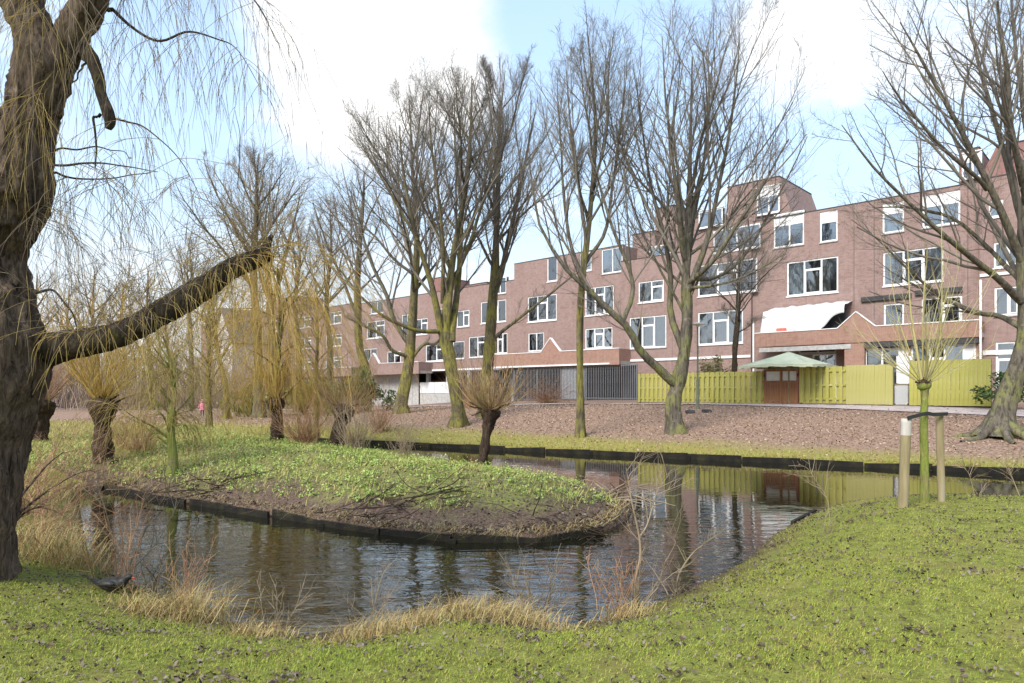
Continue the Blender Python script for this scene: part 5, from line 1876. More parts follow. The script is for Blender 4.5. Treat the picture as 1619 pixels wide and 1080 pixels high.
# rubber tie
ax, ay = foot(1433, 9.1)
bx, by = foot(1490, 9.45)
za, zb_ = fz(661, 9.1), fz(654, 9.45)
tie = smooth_line(np.array([[ax - .03, ay - .075, za], [ax + .1, ay - .05, za + .03], [x, y - .065, za + .055], [x + .12, y - .03, za + .04], [bx + .03, by - .065, zb_]]), 24)
m_ = MB()
for i in range(23):
    m_.bar(tie[i], tie[i + 1], .012, .048)
o = m_.build('rubber_tie', M['rubber'])
tag(o, 'black rubber strap tying the young willow to its stakes', 'strap')


# ------------------------------------------------------------------ low plants
rg = np.random.default_rng(2024)


def blades(name, xy, h, w, lean, mat, kind='stuff', bend=.5, zoff=0.0, parent=None, off=None):
    """grass blades: two-piece tapering strips standing on the ground"""
    n = len(xy)
    z = height(xy[:, 0], xy[:, 1]) + zoff
    base = np.column_stack([xy, z])
    az = rg.random(n) * 2 * math.pi
    ld = np.stack([np.cos(az), np.sin(az), np.zeros(n)], -1)
    side = np.stack([-np.sin(az + 1.1), np.cos(az + 1.1), np.zeros(n)], -1)
    ln = lean * rg.random(n)
    mid = base + ld * (h * ln * .35)[:, None] + np.array([0, 0, 1]) * (h * .55)[:, None]
    tip = base + ld * (h * ln * (1 + bend))[:, None] + np.array([0, 0, 1]) * (h * np.clip(1 - ln * .45, .25, 1))[:, None]
    s = side * (w * .5)[:, None]
    V_ = np.stack([base - s, base + s, mid + s * .7, mid - s * .7, tip], 1).reshape(-1, 3)
    i = np.arange(n)[:, None] * 5
    if off is not None:
        V_ = V_ - off
    return mesh_np(name, V_, i + np.array([[0, 1, 2, 3]]), i + np.array([[3, 2, 4]]), mat, parent, False, None, kind)


def scatter(n, x0, x1, y0, y1, keep):
    p = np.column_stack([rg.uniform(x0, x1, n), rg.uniform(y0, y1, n)])
    return p[keep(p[:, 0], p[:, 1])]


def in_view(x, y, m=.08):
    u = x / np.maximum(y, .1)
    return (np.abs(u) < .75 + m)


def near_land(x, y, lo=.05):
    return (pond_sd(x, y) > lo) & (~is_island(x, y)) & (far_d(x, y) < -1) & in_view(x, y)


# lawn blades, denser close by
M['blade'] = None
m, t, b = material('lawn_blade')
co = t.add('ShaderNodeTexCoord').outputs['Object']
f1 = t.noise(co, 1.1, 5, 0.65)
f2 = t.add('ShaderNodeNewGeometry').outputs['Random Per Island']
f = t.math('ADD', t.math('MULTIPLY', f1, .6), t.math('MULTIPLY', f2, .4))
c = t.ramp(f, [(.26, (.10, .175, .025)), (.40, (.23, .305, .036)), (.54, (.315, .34, .056)), (.67, (.33, .30, .085)), (.80, (.27, .19, .08))])
set_in(t, b, Base_Color=c, Roughness=.65)
b.inputs['Specular IOR Level'].default_value = .25
M['blade'] = m


def patchy(x, y):
    return .5 + .5 * np.sin(x * 2.1 + 1.7 * np.sin(y * 1.6)) * np.sin(y * 2.7 + 1.2 * np.sin(x * 1.9))


pp_ = []
for (y0, y1, dens) in ((2.9, 4.6, 7000), (4.6, 6.4, 4600), (6.4, 8.2, 2300), (8.2, 12, 1400)):
    ar = (y1 - y0) * 2 * (.85 * y1)
    q = scatter(int(ar * dens), -.85 * y1, .85 * y1, y0, y1, near_land)
    q = q[rg.random(len(q)) < .10 + .9 * patchy(q[:, 0], q[:, 1]) * (.35 + .65 * patchy(q[:, 1] * 3.1, q[:, 0] * 3.7))]
    pp_.append(q)
lawn_xy = np.concatenate(pp_)
hh_ = rg.gamma(4, .0042, len(lawn_xy)) + .005
blades('lawn_grass', lawn_xy, hh_, rg.uniform(.003, .0065, len(lawn_xy)), 1.2, M['blade'])


def leaves(name, xy, size, mat, zoff=.012, tilt=.5, curl=.35, zs=None):
    n = len(xy)
    z = (height(xy[:, 0], xy[:, 1]) if zs is None else zs) + zoff
    c = np.column_stack([xy, z])
    az = rg.random(n) * 2 * math.pi
    u = np.stack([np.cos(az), np.sin(az), tilt * rg.normal(size=n)], -1)
    u = norm(u)
    v = norm(np.stack([-np.sin(az), np.cos(az), tilt * rg.normal(size=n)], -1))
    nn = np.cross(u, v)
    a = size * rg.uniform(.6, 1.3, n)
    wd = a * rg.uniform(.45, .75, n)
    cu = (a * curl * rg.normal(size=n))[:, None] * nn
    V_ = np.stack([c - u * a[:, None] * .5, c - v * wd[:, None] * .5 + cu * .6, c + v * wd[:, None] * .5 + cu * .6, c + u * a[:, None] * .5 + cu * .3], 1).reshape(-1, 3)
    i = np.arange(n)[:, None] * 4
    return mesh_np(name, V_, None, np.concatenate([i + np.array([[0, 2, 1]]), i + np.array([[1, 2, 3]])]), mat, None, False, None, 'stuff')


q = scatter(42000, -10, 10, 2.9, 12, lambda x, y: near_land(x, y, .02))
keep = rg.random(len(q)) < (.3 + .9 * patchy(q[:, 1] * 1.3 + 2, q[:, 0] * .8) ** 2 + .8 * np.exp(-pond_sd(q[:, 0], q[:, 1]) / .8) + .7 * sstep(-q[:, 0], 2.0, 4.5))
cl = scatter(600, -9, 9, 2.9, 10, near_land)
cl = cl[rg.random(len(cl)) < np.clip(3.2 / cl[:, 1], .2, 1)]
cq = (cl[:, None, :] + rg.normal(size=(len(cl), 26, 2)) * rg.uniform(.04, .13, (len(cl), 1, 1))).reshape(-1, 2)
cq = cq[near_land(cq[:, 0], cq[:, 1])]
# the leaves lying nearest the camera, one by one on the lawn
near_ = np.argsort(cq[:, 1])[:260]
lawn_o = bpy.data.objects['lawn']
leaf_me = []
for k_ in range(6):
    g0 = np.random.default_rng(k_)
    cv_ = g0.uniform(-.012, .016)
    tw_ = g0.uniform(-.008, .008)
    vv_ = [(-.026, 0, 0), (-.012, -.013, cv_), (.006, -.015, cv_ + tw_), (.028, 0, .004), (.006, .014, cv_), (-.012, .012, cv_ - tw_), (-.010, 0, -.002), (.008, 0, -.003)]
    leaf_me.append(mesh_np('fallen_leaf', vv_, [(0, 1, 6, 5), (1, 2, 7, 6), (2, 3, 4, 7), (6, 7, 4, 5)], None, M[('leaf_lawn', 'leaf_dark', 'leaf_brown')[k_ % 3]], lawn_o))
for j_, i_ in enumerate(near_):
    o = leaf_me[j_] if j_ < 6 else leaf_me[j_ % 6].copy()
    if j_ >= 6:
        COL.objects.link(o)
        o.parent = lawn_o
    x_, y_ = cq[i_]
    o.location = (x_, y_, H(x_, y_) + .018)
    o.rotation_euler = (rg.normal() * .4, rg.normal() * .4, rg.random() * 6.28)
    sc_ = rg.uniform(.7, 1.35)
    o.scale = (sc_, sc_, sc_)
cq = np.delete(cq, near_, 0)
cl_ = leaves('leaf_clusters', cq, .034, M['leaf_lawn'], .02, .6)
lo_ = leaves('fallen_leaves', q[keep], .030, M['leaf_lawn'], .022, .6)
tag(lo_, 'dark curled leaves strewn over the near lawn', 'fallen leaves')

q = scatter(150000, -26, 34, 16, 48, lambda x, y: (far_d(x, y) > 0) & (pond_sd(x, y) > .1) & in_view(x, y) & (((np.column_stack([x, y]) - FO) @ FN) > 11.9))
sdq = pond_sd(q[:, 0], q[:, 1])
keep = rg.random(len(q)) < .30 + .6 * sstep(sdq, .6, 3.5) * (.6 + .4 * patchy(q[:, 0] * .4, q[:, 1] * .4))
far_leaf = leaves('fallen_leaves', q[keep][:90000], .08, M['leaf_brown'], .015, .35)
tag(far_leaf, 'carpet of pinkish brown leaves on the far bank below the fences', 'fallen leaves')
# grass strip of the far bank
q = scatter(260000, -26, 34, 12, 40, lambda x, y: (far_d(x, y) > 0) & (pond_sd(x, y) > .06) & (pond_sd(x, y) < 4.2) & in_view(x, y))
sdq = pond_sd(q[:, 0], q[:, 1])
wid = np.interp(q[:, 0], [-15, 0, 6, 16], [3.0, 2.6, 2.0, .8])
q = q[rg.random(len(q)) < (1 - sstep(sdq, wid * .35, wid)) * (.3 + .7 * patchy(q[:, 0] * .7, q[:, 1] * .7))]
q = q[:60000]
blades('bank_grass', q, rg.gamma(5, .013, len(q)) + .02, rg.uniform(.012, .022, len(q)), 1.2, varied('bank_grass', [(.20, .165, .045), (.27, .28, .055), (.40, .34, .12)], .6, .7, island=.5))

# island: nettles and low green growth
def on_island(x, y, lo=.1):
    return (pond_sd(x, y) > lo) & is_island(x, y) & (far_d(x, y) < -1.2) & in_view(x, y, .12)


def cover(x, y):
    """where the green grows on the island: the top and back, thinning to bare soil at the front tip"""
    n_ = np.array([mnoise.noise(Vector((a * .9, b_ * .9, 3.1))) for a, b_ in zip(x, y)])
    g = sstep(pond_sd(x, y), .02, .8) + n_ * 1.5
    bare = np.exp(-(((x - .3) / 1.5) ** 2 + ((y - 10.1) / .75) ** 2))
    return g - bare * 1.5


def leaf_clumps(name, xy, rad_, hgt_, per, size, mat):
    n = len(xy)
    z = height(xy[:, 0], xy[:, 1])
    o = rg.normal(size=(n, per, 3)) * [.5, .5, .32]
    o[..., 2] = np.abs(o[..., 2]) + .1
    r_ = (rad_ * rg.uniform(.6, 1.3, n))[:, None]
    P = np.stack([xy[:, :1] + o[..., 0] * r_, xy[:, 1:2] + o[..., 1] * r_, z[:, None] + o[..., 2] * (hgt_ * rg.uniform(.5, 1.4, n))[:, None]], -1).reshape(-1, 3)
    return leaves(name, P[:, :2], size, mat, 0, .55, .25, P[:, 2])


q = scatter(9000, -14, 3, 9, 30, on_island)
cv = cover(q[:, 0], q[:, 1])
dens = np.clip(14.0 / np.maximum(q[:, 1], 9), .4, 1.4)
q = q[(cv > .5 + .4 * rg.random(len(q)) - .2)]
q = q[:2100]
o = leaf_clumps('island_nettles', q, .13, .17, 18, .047, M['leaf_green'])
tag(o, 'bright green nettles and weeds covering the top of the island', 'ground cover')
q = scatter(60000, -16, 3, 9, 30, on_island)
cv = cover(q[:, 0], q[:, 1])
q = q[cv + .35 * rg.normal(size=len(q)) > .45][:34000]
blades('island_grass', q, rg.gamma(5, .02, len(q)) + .03, rg.uniform(.006, .013, len(q)), 1.5, varied('island_grass', [(.20, .27, .045), (.36, .37, .09), (.54, .43, .19)], .9, .7, island=.5))
# left bank behind the big willow: rough grass and leaves
q = scatter(70000, -30, -8, 8, 34, lambda x, y: (pond_sd(x, y) > .1) & (far_d(x, y) < -1) & in_view(x, y))
blades('rough_grass', q[:26000], rg.gamma(5, .026, min(len(q), 26000)) + .03, rg.uniform(.007, .016, min(len(q), 26000)), 1.5, varied('rough_grass', [(.24, .25, .05), (.42, .36, .12), (.50, .36, .20)], .5, .8, island=.5))
# litter of sticks and leaves on the island soil
q = scatter(12000, -13, 3, 9, 24, lambda x, y: on_island(x, y, .03))
o = leaves('soil_litter', q[:7000], .06, M['leaf_lawn'], .01)


def sticks(name, label, c, n, L, r, mat, seed, flat=.15, zc=None):
    rng = np.random.default_rng(seed)
    p = np.array(c)[None] + rng.normal(size=(n, 3)) * [L * .35, L * .3, .0]
    p[:, 2] = height(p[:, 0], p[:, 1]) if zc is None else zc
    p[:, 2] = np.maximum(p[:, 2], .0) + rng.random(n) * .12
    az = rng.random(n) * 6.283
    d = norm(np.stack([np.cos(az), np.sin(az), rng.normal(size=n) * flat], -1))
    pts = grow(rng, p, d, L * rng.uniform(.4, 1.2, n), 6, -.02, .16)
    tb = TB()
    off = np.array([c[0], c[1], 0])
    tb.add(pts - off, taper(r * rng.uniform(.5, 1.2, n), np.full(n, r * .25), 6), 5)
    o = tb.build(name, mat, None, True)
    o.location = off
    o['kind'] = 'thing'
    tag(o, label, 'brushwood')
    return o


sticks('brush_pile', 'heap of dead sticks at the right tip of the island', (1.85, 12.6, .1), 60, 1.0, .016, M['shoot_pale'], 4, .3, .12)
sticks('brush_pile', 'fallen sticks lying on the bare soil along the island front', (-1.6, 11.0, .3), 46, 1.3, .012, M['bark_pollard'], 5, .12)
sticks('brush_pile', 'loose twigs over the timber edge at the island tip', (.9, 9.9, .2), 46, .9, .008, M['bark_pollard'], 6, .2)
sticks('brush_pile', 'scattered brown sticks on the left part of the island shore', (-5.6, 13.2, .3), 46, 1.3, .011, M['bark_pollard'], 7, .15)


# dry grass tussocks along the near water edge
def tussock(label, x, y, r, h, n, mat, seed, nm='grass_tussock'):
    global rg
    keep_ = rg
    rg = np.random.default_rng(seed)
    c = np.array([x, y, 0])
    xy = np.array([x, y]) + rg.normal(size=(n, 2)) * r * [.6, .42]
    o = blades(nm, xy, h * .88 * rg.uniform(.3, 1.15, n), rg.uniform(.004, .009, n), 1.5, mat, 'thing', .8, -.02, None, c)
    o.location = c
    tag(o, label, 'grass tussock', 'dry grass tussocks at the near water edge')
    rg = keep_


for i, (px, py, zz, r, h, n, lab) in enumerate((
        (575, 1008, .25, .26, .26, 420, 'dry reddish grass tussock nearest the bottom centre of the pond'), (655, 1000, .22, .30, .24, 420, 'straw coloured tussock right of the reddish one at the pond edge'),
        (735, 985, .2, .30, .30, 460, 'pale tussock in the middle of the row at the near pond edge'), (800, 975, .2, .30, .36, 480, 'tall straw tussock where the near shore juts out'),
        (850, 985, .2, .22, .26, 300, 'low greenish tussock at the right end of the near row'), (305, 955, .25, .26, .52, 480, 'tall golden tussock with upright stems on the left shore'),
        (250, 948, .3, .34, .30, 420, 'low yellow tussock just left of the tall golden one'), (410, 995, .2, .22, .22, 260, 'small tussock between the golden clump and the water corner'),
        (95, 845, .5, .5, .75, 620, 'large yellow grass clump beside the willow foot'), (990, 955, .2, .22, .26, 260, 'dry tussock at the foot of the pale sapling'))):
    Yp = (CAMZ - zz) * F / (py - HY)
    tussock(lab, (px - HX) / F * Yp, Yp, r, h, n, M['dry_grass'], 100 + i)


# bare saplings and brambles
def sapling(name, label, px, Y, main, n_sh, L, fan, mats, seed, r=.008, cat='shrub', group=None, arch=-.02, side=7, base=None):
    rng = np.random.default_rng(seed)
    x, y = foot(px, Y) if base is None else base
    z = H(x, y)
    root = empty(name, (x, y, max(z, 0)))
    tag(root, label, cat, group)
    off = np.array([x, y, max(z, 0)])
    if main is not None:
        tb = TB()
        for rows in main:
            w = smooth_line(np.array([np.append(at(a[0], a[1], a[2]), a[3]) for a in rows]), 20)
            tb.add(w[None, :, :3] - off, w[None, :, 3], 8)
        o_ = tb.build('stem', mats[0], root)
        src = np.array([smooth_line(np.array([at(*a[:3]) for a in rows]), 20) - off for rows in main])
        q, dd, par, t = spawn(rng, src, 9, .3, 1, 42, 10, .1)
        tb = TB()
        p1 = grow(rng, q, dd, rng.uniform(.1, .5, len(q)), 6, .03, .12)
        tb.add(p1, taper(np.full(len(q), .004), np.full(len(q), .0018), 6), 4)
        q, dd, par, t = spawn(rng, p1, 4, .2, 1, 38, 10, .1)
        tb.add(grow(rng, q, dd, rng.uniform(.06, .25, len(q)), 4, .02, .12), taper(np.full(len(q), .0026), np.full(len(q), .0012), 4), 3)
        tb.build('twigs', mats[1], root, False, 'stuff')
    if n_sh:
        ph = rng.random(n_sh) * 6.283
        th = np.radians(fan) * np.sqrt(rng.random(n_sh))
        d = np.stack([np.sin(th) * np.cos(ph), np.sin(th) * np.sin(ph), np.cos(th)], -1)
        p = rng.normal(size=(n_sh, 3)) * [L * .10, L * .10, 0] - [0, 0, .03]
        ll = L * rng.uniform(.4, 1.15, n_sh)
        pts = grow(rng, p, d, ll, 10, arch, .07)
        tb = TB()
        tb.add(pts, taper(r * rng.uniform(.5, 1.1, n_sh), np.full(n_sh, .0016), 10), 5)
        q, dd, par, t = spawn(rng, pts, side, .2, 1, 35, 12, .05)
        p2 = grow(rng, q, dd, ll[par] * .3 * rng.uniform(.3, 1.2, len(q)), 5, arch, .12)
        tb.add(p2, taper(np.full(len(q), .0034), np.full(len(q), .0014), 5), 3)
        tb.build('shoots', mats[1], root, False, 'stuff')
    return root


SR, SP, PT = M['shoot_red'], M['shoot_pale'], M['strand_grey']
Y = 6.6
sapling('bare_sapling', 'pale forked sapling standing at the near water edge', 1003, Y,
        [[(1005, 962, Y, .014), (1004, 920, Y, .012), (1012, 880, Y, .0105), (1010, 845, Y, .010), (1000, 800, Y, .007), (994, 765, Y, .004), (990, 740, Y, .002)],
         [(1010, 850, Y, .009), (1022, 832, Y, .007), (1032, 800, Y, .005), (1040, 775, Y, .003), (1058, 750, Y, .0015)]], 16, .6, 40, (SP, SP), 1, side=5)
Y = 7.1
sapling('bare_sapling', 'bare leaning twigs where the lawn meets the dark water', 1070, Y,
        [[(1068, 935, Y, .012), (1075, 905, Y, .010), (1095, 875, Y, .008), (1120, 855, Y, .004), (1140, 842, Y, .002)], [(1085, 890, Y, .006), (1070, 860, Y, .004), (1058, 838, Y, .002)]], 14, .5, 45, (PT, PT), 2, side=5)
Y = 6.5
sapling('bare_shrub', 'thicket of thin red twigs left of the pale sapling', 975, Y, None, 17, .62, 34, (SR, SR), 3, r=.005, arch=.0)
Y = 6.3
sapling('bare_shrub', 'tangle of grey twigs leaning over the tall straw tussock', 845, Y, None, 34, .62, 52, (PT, PT), 4, r=.005)
Y = 6.6
sapling('bare_shrub', 'upright reddish stems at the golden tussock on the left shore', 300, Y, None, 16, .7, 24, (SR, SR), 5, r=.005, arch=.0)
Y = 6.9
sapling('bare_shrub', 'pink brown upright stems rising from the left shore', 195, Y, None, 16, 1.0, 22, (SR, SR), 6, r=.005, arch=.0)
Y = 7.4
sapling('bare_shrub', 'pale leaning stems crossing the water near the black bird', 235, Y,
        [[(200, 905, Y, .008), (225, 850, Y, .007), (245, 810, Y, .005), (268, 775, Y, .003)], [(195, 900, Y, .007), (178, 850, Y, .006), (165, 800, Y, .005), (150, 762, Y, .003)], [(205, 905, Y, .007), (250, 855, Y, .005), (285, 790, Y, .002)]], 16, .8, 40, (SP, SP), 7, side=5)
Y = 8.5
sapling('bare_shrub', 'red brown bramble thicket between willow trunk and pond', 60, Y, None, 60, 1.2, 62, (SR, SR), 8, r=.005, arch=-.05)
Y = 10.5
sapling('bare_shrub', 'pinkish twig thicket at the left end of the pond', 40, Y, None, 70, 1.7, 50, (SR, SR), 9, r=.006, arch=-.04)
Y = 7.0
sapling('bare_branch', 'two dark arching branches growing out beside the willow foot', 20, Y,
        [[(8, 850, Y, .022), (28, 815, Y, .018), (50, 795, Y + .2, .014), (85, 770, Y + .4, .010), (120, 750, Y + .6, .006), (150, 742, Y + .7, .003)],
         [(12, 830, Y, .02), (25, 795, Y, .017), (45, 770, Y + .2, .013), (75, 735, Y + .4, .009), (100, 715, Y + .5, .004)],
         [(10, 842, Y, .014), (40, 810, Y, .010), (70, 800, Y, .005)]], 0, 1, 1, (M['bark_willow'], SR), 10, cat='branch')
Y = 5.75
sapling('bare_shrub', 'few thin dark stems in the water corner at the bottom', 437, Y, None, 12, .5, 34, (PT, PT), 11, r=.004, arch=.0)
sapling('bare_shrub', 'sparse yellow leaved weed stems before the reddish tussock', 590, 5.95, None, 14, .55, 36, (PT, PT), 12, r=.004, arch=.0)
sapling('bare_shrub', 'pale dry stems crowding the middle of the island back shore', 560, 19.0, None, 90, 1.5, 38, (SP, SP), 13, r=.010, arch=.0)
sapling('bare_shrub', 'reddish dry stems behind the golden willow strands on the island', 480, 19.5, None, 90, 1.6, 45, (SR, SR), 14, r=.010, arch=-.02)
sapling('bare_shrub', 'pinkish dry stems on the far side of the back channel', 600, 29.5, None, 90, 1.7, 45, (SR, SR), 15, r=.013, arch=-.02)
sapling('bare_shrub', 'brown bramble heap before the steel bars', 865, 45.0, None, 140, 2.3, 70, (SR, SR), 16, r=.016, arch=-.07)
sapling('bare_shrub', 'low red brown scrub between golden pollard and yellow stump', 215, 17.5, None, 90, 1.4, 55, (SR, SR), 17, r=.010, arch=-.03)
sapling('bare_shrub', 'bare twigs rising from the knobbly pollard side of the island', 640, 17.0, None, 40, 1.2, 30, (SP, SP), 18, r=.007, arch=.0)
sapling('bare_shrub', 'red brown thicket beneath the upright tree', 745, 38.0, None, 110, 2.6, 42, (SR, SR), 19, r=.014, arch=-.01)
sapling('bare_shrub', 'brown scrub along the far path left of the evergreen bush', 560, 38.0, None, 90, 1.6, 60, (SR, SR), 20, r=.013, arch=-.03)
sapling('bare_shrub', 'thin twigs standing in the lawn edge left of the stakes', 1305, 8.2, [[(1312, 830, 8.2, .006), (1308, 790, 8.2, .004), (1290, 760, 8.2, .003), (1278, 742, 8.2, .0015)]], 6, .3, 40, (SP, SP), 21, r=.004, arch=.0)
sapling('bare_shrub', 'dry stems at the water edge right of the stakes', 1545, 9.9, [[(1540, 780, 9.9, .006), (1532, 750, 9.9, .004), (1522, 738, 9.9, .002)], [(1612, 785, 9.9, .008), (1600, 755, 9.9, .005), (1594, 740, 9.9, .002)]], 5, .3, 40, (SP, SP), 22, r=.004, arch=.0)


# leafy bushes
def bush(label, px, Y, w, hgt, n, mat, seed, leaf=.12, nm='evergreen_bush'):
    rng = np.random.default_rng(seed)
    x, y = foot(px, Y)
    z = H(x, y)
    root = empty(nm, (x, y, z))
    tag(root, label, 'bush')
    m_ = 14
    az = rng.random(m_) * 6.28
    d = norm(np.stack([np.cos(az) * .6, np.sin(az) * .6, np.ones(m_)], -1))
    pts = grow(rng, np.zeros((m_, 3)), d, hgt * rng.uniform(.5, .9, m_), 6, .05, .1)
    tb = TB()
    tb.add(pts, taper(np.full(m_, .035), np.full(m_, .01), 6), 5)
    tb.build('stems', M['bark_pollard'], root, True)
    k = 26
    cen = rng.normal(size=(k, 3)) * [w * .34, w * .3, hgt * .2] + [0, 0, hgt * .52]
    cen[:, 2] = np.clip(cen[:, 2], .15, hgt * .95)
    pc = cen[rng.integers(0, k, n)] + norm(rng.normal(size=(n, 3))) * (rng.random((n, 1)) ** .4) * np.array([w * .22, w * .22, hgt * .17])
    u = norm(rng.normal(size=(n, 3)))
    v = norm(np.cross(u, rng.normal(size=(n, 3))))
    a = leaf * rng.uniform(.6, 1.3, (n, 1))
    V_ = np.stack([pc - u * a, pc + v * a * .45, pc + u * a, pc - v * a * .45], 1).reshape(-1, 3)
    V_[:, 2] = np.maximum(V_[:, 2], .02)
    i = np.arange(n)[:, None] * 4
    mesh_np('foliage', V_, i + np.array([[0, 1, 2, 3]]), None, mat, root, False, None, 'stuff')


bush('dark evergreen bush around the crooked ochre trunk', 575, 41.0, 2.6, 2.5, 3600, M['evergreen'], 1, .11)
bush('rounded green bush left of the golden willow on the far path', 392, 43.0, 1.6, 1.9, 2200, M['evergreen'], 2, .10)
bush('yellow green hedge bush behind the golden willow strands', 480, 46.0, 3.0, 2.2, 2600, varied('hedge_leaf', [(.13, .15, .03), (.26, .27, .05), (.36, .33, .09)], 1.2, .6, island=.5), 3, .11)
bush('reddish green shrub peeping over the fence by the lamp post', 1128, 38.5, 1.5, 2.6, 1600, varied('russet_leaf', [(.10, .07, .04), (.20, .16, .07), (.25, .28, .14)], 1.2, .6, island=.6), 4, .09)
bush('small dark shrub between the fence end and the leaning tree', 1590, 26.5, 1.3, 1.4, 1400, M['evergreen'], 5, .08)


# ------------------------------------------------------------------ moorhen at the near shore
bx_, by_ = foot(182, 6.55)
bz_ = max(H(bx_, by_), 0)
root = empty('moorhen', (bx_, by_, bz_), -.05)
tag(root, 'small black waterbird crouching in the grass on the left shore', 'bird')
prof = np.array([[-.185, 0, .10, .008], [-.15, 0, .095, .032], [-.09, 0, .09, .058], [-.02, 0, .09, .070], [.05, 0, .10, .062], [.09, 0, .125, .040], [.118, 0, .152, .031], [.145, 0, .162, .030], [.165, 0, .158, .018], [.172, 0, .155, .006]])
w = smooth_line(prof, 28)
V_, Q_ = tubes(w[None, :, :3], w[None, :, 3], 16)
mesh_np('body', V_, Q_, None, M['feather'], root, True)
tb = TB()
tb.add(np.array([[[.165, 0, .157], [.185, 0, .152], [.2, 0, .147]]]), np.array([[.012, .009, .002]]), 8)
tb.build('beak', M['beak'], root)
for sg in (-1, 1):
    wv = np.array([[-.15, sg * .045, .115, .008], [-.08, sg * .062, .112, .026], [0, sg * .062, .108, .032], [.045, sg * .05, .11, .012]])
    w = smooth_line(wv, 14)
    V_, Q_ = tubes(w[None, :, :3], w[None, :, 3], 10)
    mesh_np('wing', V_, Q_, None, M['feather'], root, True)
    tb = TB()
    tb.add(np.array([[[.0, sg * .03, .05], [.01, sg * .034, .02], [.0, sg * .035, .0], [.04, sg * .04, -.002]]]), np.array([[.008, .006, .006, .004]]), 6)
    tb.build('leg', M['strand'], root)
MB().prism([(-.24, .125), (-.16, .075), (-.15, .11), (-.225, .145)], -.022, .022).build('tail', M['feather'], root)

# ------------------------------------------------------------------ child in a pink coat on the far path
cxp, cyp = foot(320, 45.0)
czp = H(cxp, cyp)
kid = empty('person', (cxp, cyp, czp), .4)
tag(kid, 'small child in a pink coat and dark trousers on the far path', 'person')
vv = [(0, 0, .56), (0, 0, .72), (0, 0, .84), (0, 0, .90), (0, .01, .98), (0, .0, 1.06),
      (.055, 0, .53), (.07, .05, .30), (.075, .02, .05), (.075, -.06, .02), (-.055, 0, .53), (-.07, -.06, .30), (-.075, .0, .05), (-.075, -.08, .02),
      (.12, 0, .83), (.17, .02, .67), (.17, -.06, .54), (-.12, 0, .83), (-.17, .02, .67), (-.17, -.06, .54)]
ee = [(0, 1), (1, 2), (2, 3), (3, 4), (4, 5), (0, 6), (6, 7), (7, 8), (8, 9), (0, 10), (10, 11), (11, 12), (12, 13), (2, 14), (14, 15), (15, 16), (2, 17), (17, 18), (18, 19)]
ra = [.085, .09, .085, .04, .085, .075, .06, .045, .034, .028, .06, .045, .034, .028, .045, .036, .028, .045, .036, .028]
me = bpy.data.meshes.new('body')
me.from_pydata(vv, ee, [])
me.materials.append(M['denim'])
bo = link('body', me, kid)
bo.modifiers.new('skin', 'SKIN')
for i, r in enumerate(ra):
    me.skin_vertices[0].data[i].radius = (r, r)
me.skin_vertices[0].data[0].use_root = True
sb = bo.modifiers.new('sub', 'SUBSURF')
sb.levels = sb.render_levels = 1
tb = TB()
tb.add(np.array([[[0, 0, .42], [0, 0, .5], [0, 0, .62], [0, 0, .78], [0, 0, .86], [0, 0, .9]]]), np.array([[.17, .165, .14, .135, .11, .05]]), 16)
tb.add(np.array([[[.09, 0, .85], [.15, .01, .75], [.18, .02, .66], [.18, -.06, .56]], [[-.09, 0, .85], [-.15, .01, .75], [-.18, .02, .66], [-.18, -.06, .56]]]), np.full((2, 4), .05), 10)
tb.build('coat', M['pink'], kid)
tb = TB()
tb.add(np.array([[[0, .02, .90], [0, .025, .95], [0, .03, 1.02], [0, .025, 1.10], [0, .02, 1.13]]]), np.array([[.07, .10, .108, .08, .01]]), 14)
tb.build('hood', M['pink'], kid)
tb = TB()
tb.add(np.array([[[0, -.055, .93], [0, -.075, .97], [0, -.08, 1.01], [0, -.07, 1.05]]]), np.array([[.03, .055, .055, .03]]), 12)
tb.build('face', M['skin'], kid)
for sx in (-.022, .022):
    MB().box((sx - .008, -.139, .99), (sx + .008, -.128, 1.005)).build('eye', M['hair'], kid)
MB().bar((0, -.13, .995), (0, -.148, .972), .014, .014).build('nose', M['skin'], kid)
MB().box((-.016, -.135, .948), (.016, -.127, .954)).build('mouth', M['beak'], kid)

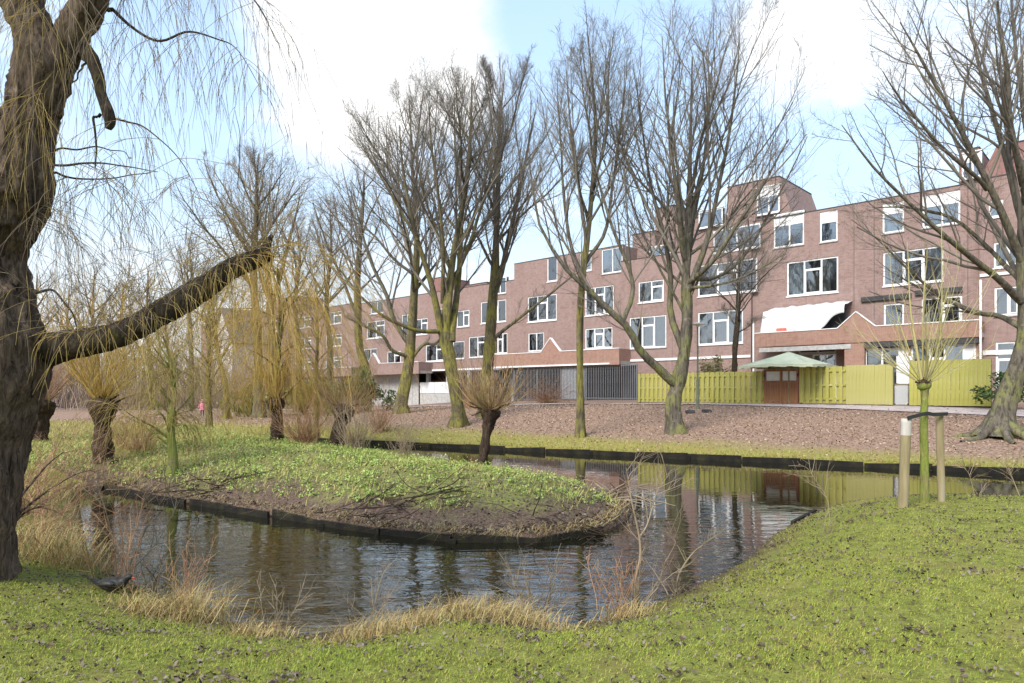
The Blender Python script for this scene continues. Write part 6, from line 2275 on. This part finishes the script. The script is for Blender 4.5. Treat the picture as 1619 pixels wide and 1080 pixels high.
# far-off wood along the left horizon, one mass of thin stems
n = 2600
px = rg.uniform(-120, 470, n)
Yd = rg.uniform(62, 84, n)
bx = (px - HX) / F * Yd
p = np.column_stack([bx, Yd, height(bx, Yd) - .1])
d = norm(rg.normal(size=(n, 3)) * [.28, .28, .1] + [0, 0, 1])
hw_ = rg.gamma(4, .9, n) * np.interp(px, [-120, 250, 470], [1.2, 1.1, .7]) + .6
pts = grow(rg, p, d, hw_, 6, .05, .12)
tb = TB()
tb.add(pts, taper(hw_ * .006 + .008, np.full(n, .006), 6), 3)
q, dd, par, t = spawn(rg, pts, 6, .25, 1, 32, 10, .1)
tb.add(grow(rg, q, dd, hw_[par] * .28, 3, .05, .12), taper(np.full(len(q), .010), np.full(len(q), .005), 3), 3)
o = tb.build('distant_wood', varied('distant_thicket', [(.19, .14, .12), (.30, .225, .185), (.36, .27, .19)], .4, .9, island=.5), None, False, 'stuff')

# grass and roots hanging over the bank edges
L = smooth_line(np.array([(-17.4, 34.1), (-15.7, 33.05), (-3.6, 26.35), (13, 17.45), (30, 8.35)]), 400)
k_ = rg.integers(0, 400, 9000)
q = L[k_] + rg.normal(size=(9000, 2)) * .06
q = q[in_view(q[:, 0], q[:, 1])]
blades('edge_grass', q, rg.gamma(4, .02, len(q)) + .02, rg.uniform(.010, .02, len(q)), 2.2, bpy.data.materials['bank_grass'], bend=1.0, zoff=-.02)
L = smooth_line(np.array([(-8.95, 15.1), (-8.5, 14.8), (-7.3, 13.85), (-5.1, 12.35), (-3.3, 11.15), (-1.95, 10.3), (-.95, 9.78), (-.1, 9.6), (.78, 9.86), (1.25, 10.3), (1.7, 11.3), (1.75, 12.4)]), 300)
q = L[rg.integers(0, 300, 2600)] + rg.normal(size=(2600, 2)) * .07
blades('edge_grass', q, rg.gamma(4, .022, len(q)) + .02, rg.uniform(.006, .012, len(q)), 2.4, M['dry_grass'], bend=1.2, zoff=-.03)
q = L[rg.integers(0, 300, 1800)] + rg.normal(size=(1800, 2)) * .1
leaves('edge_litter', q, .06, M['leaf_lawn'], .02, .8)
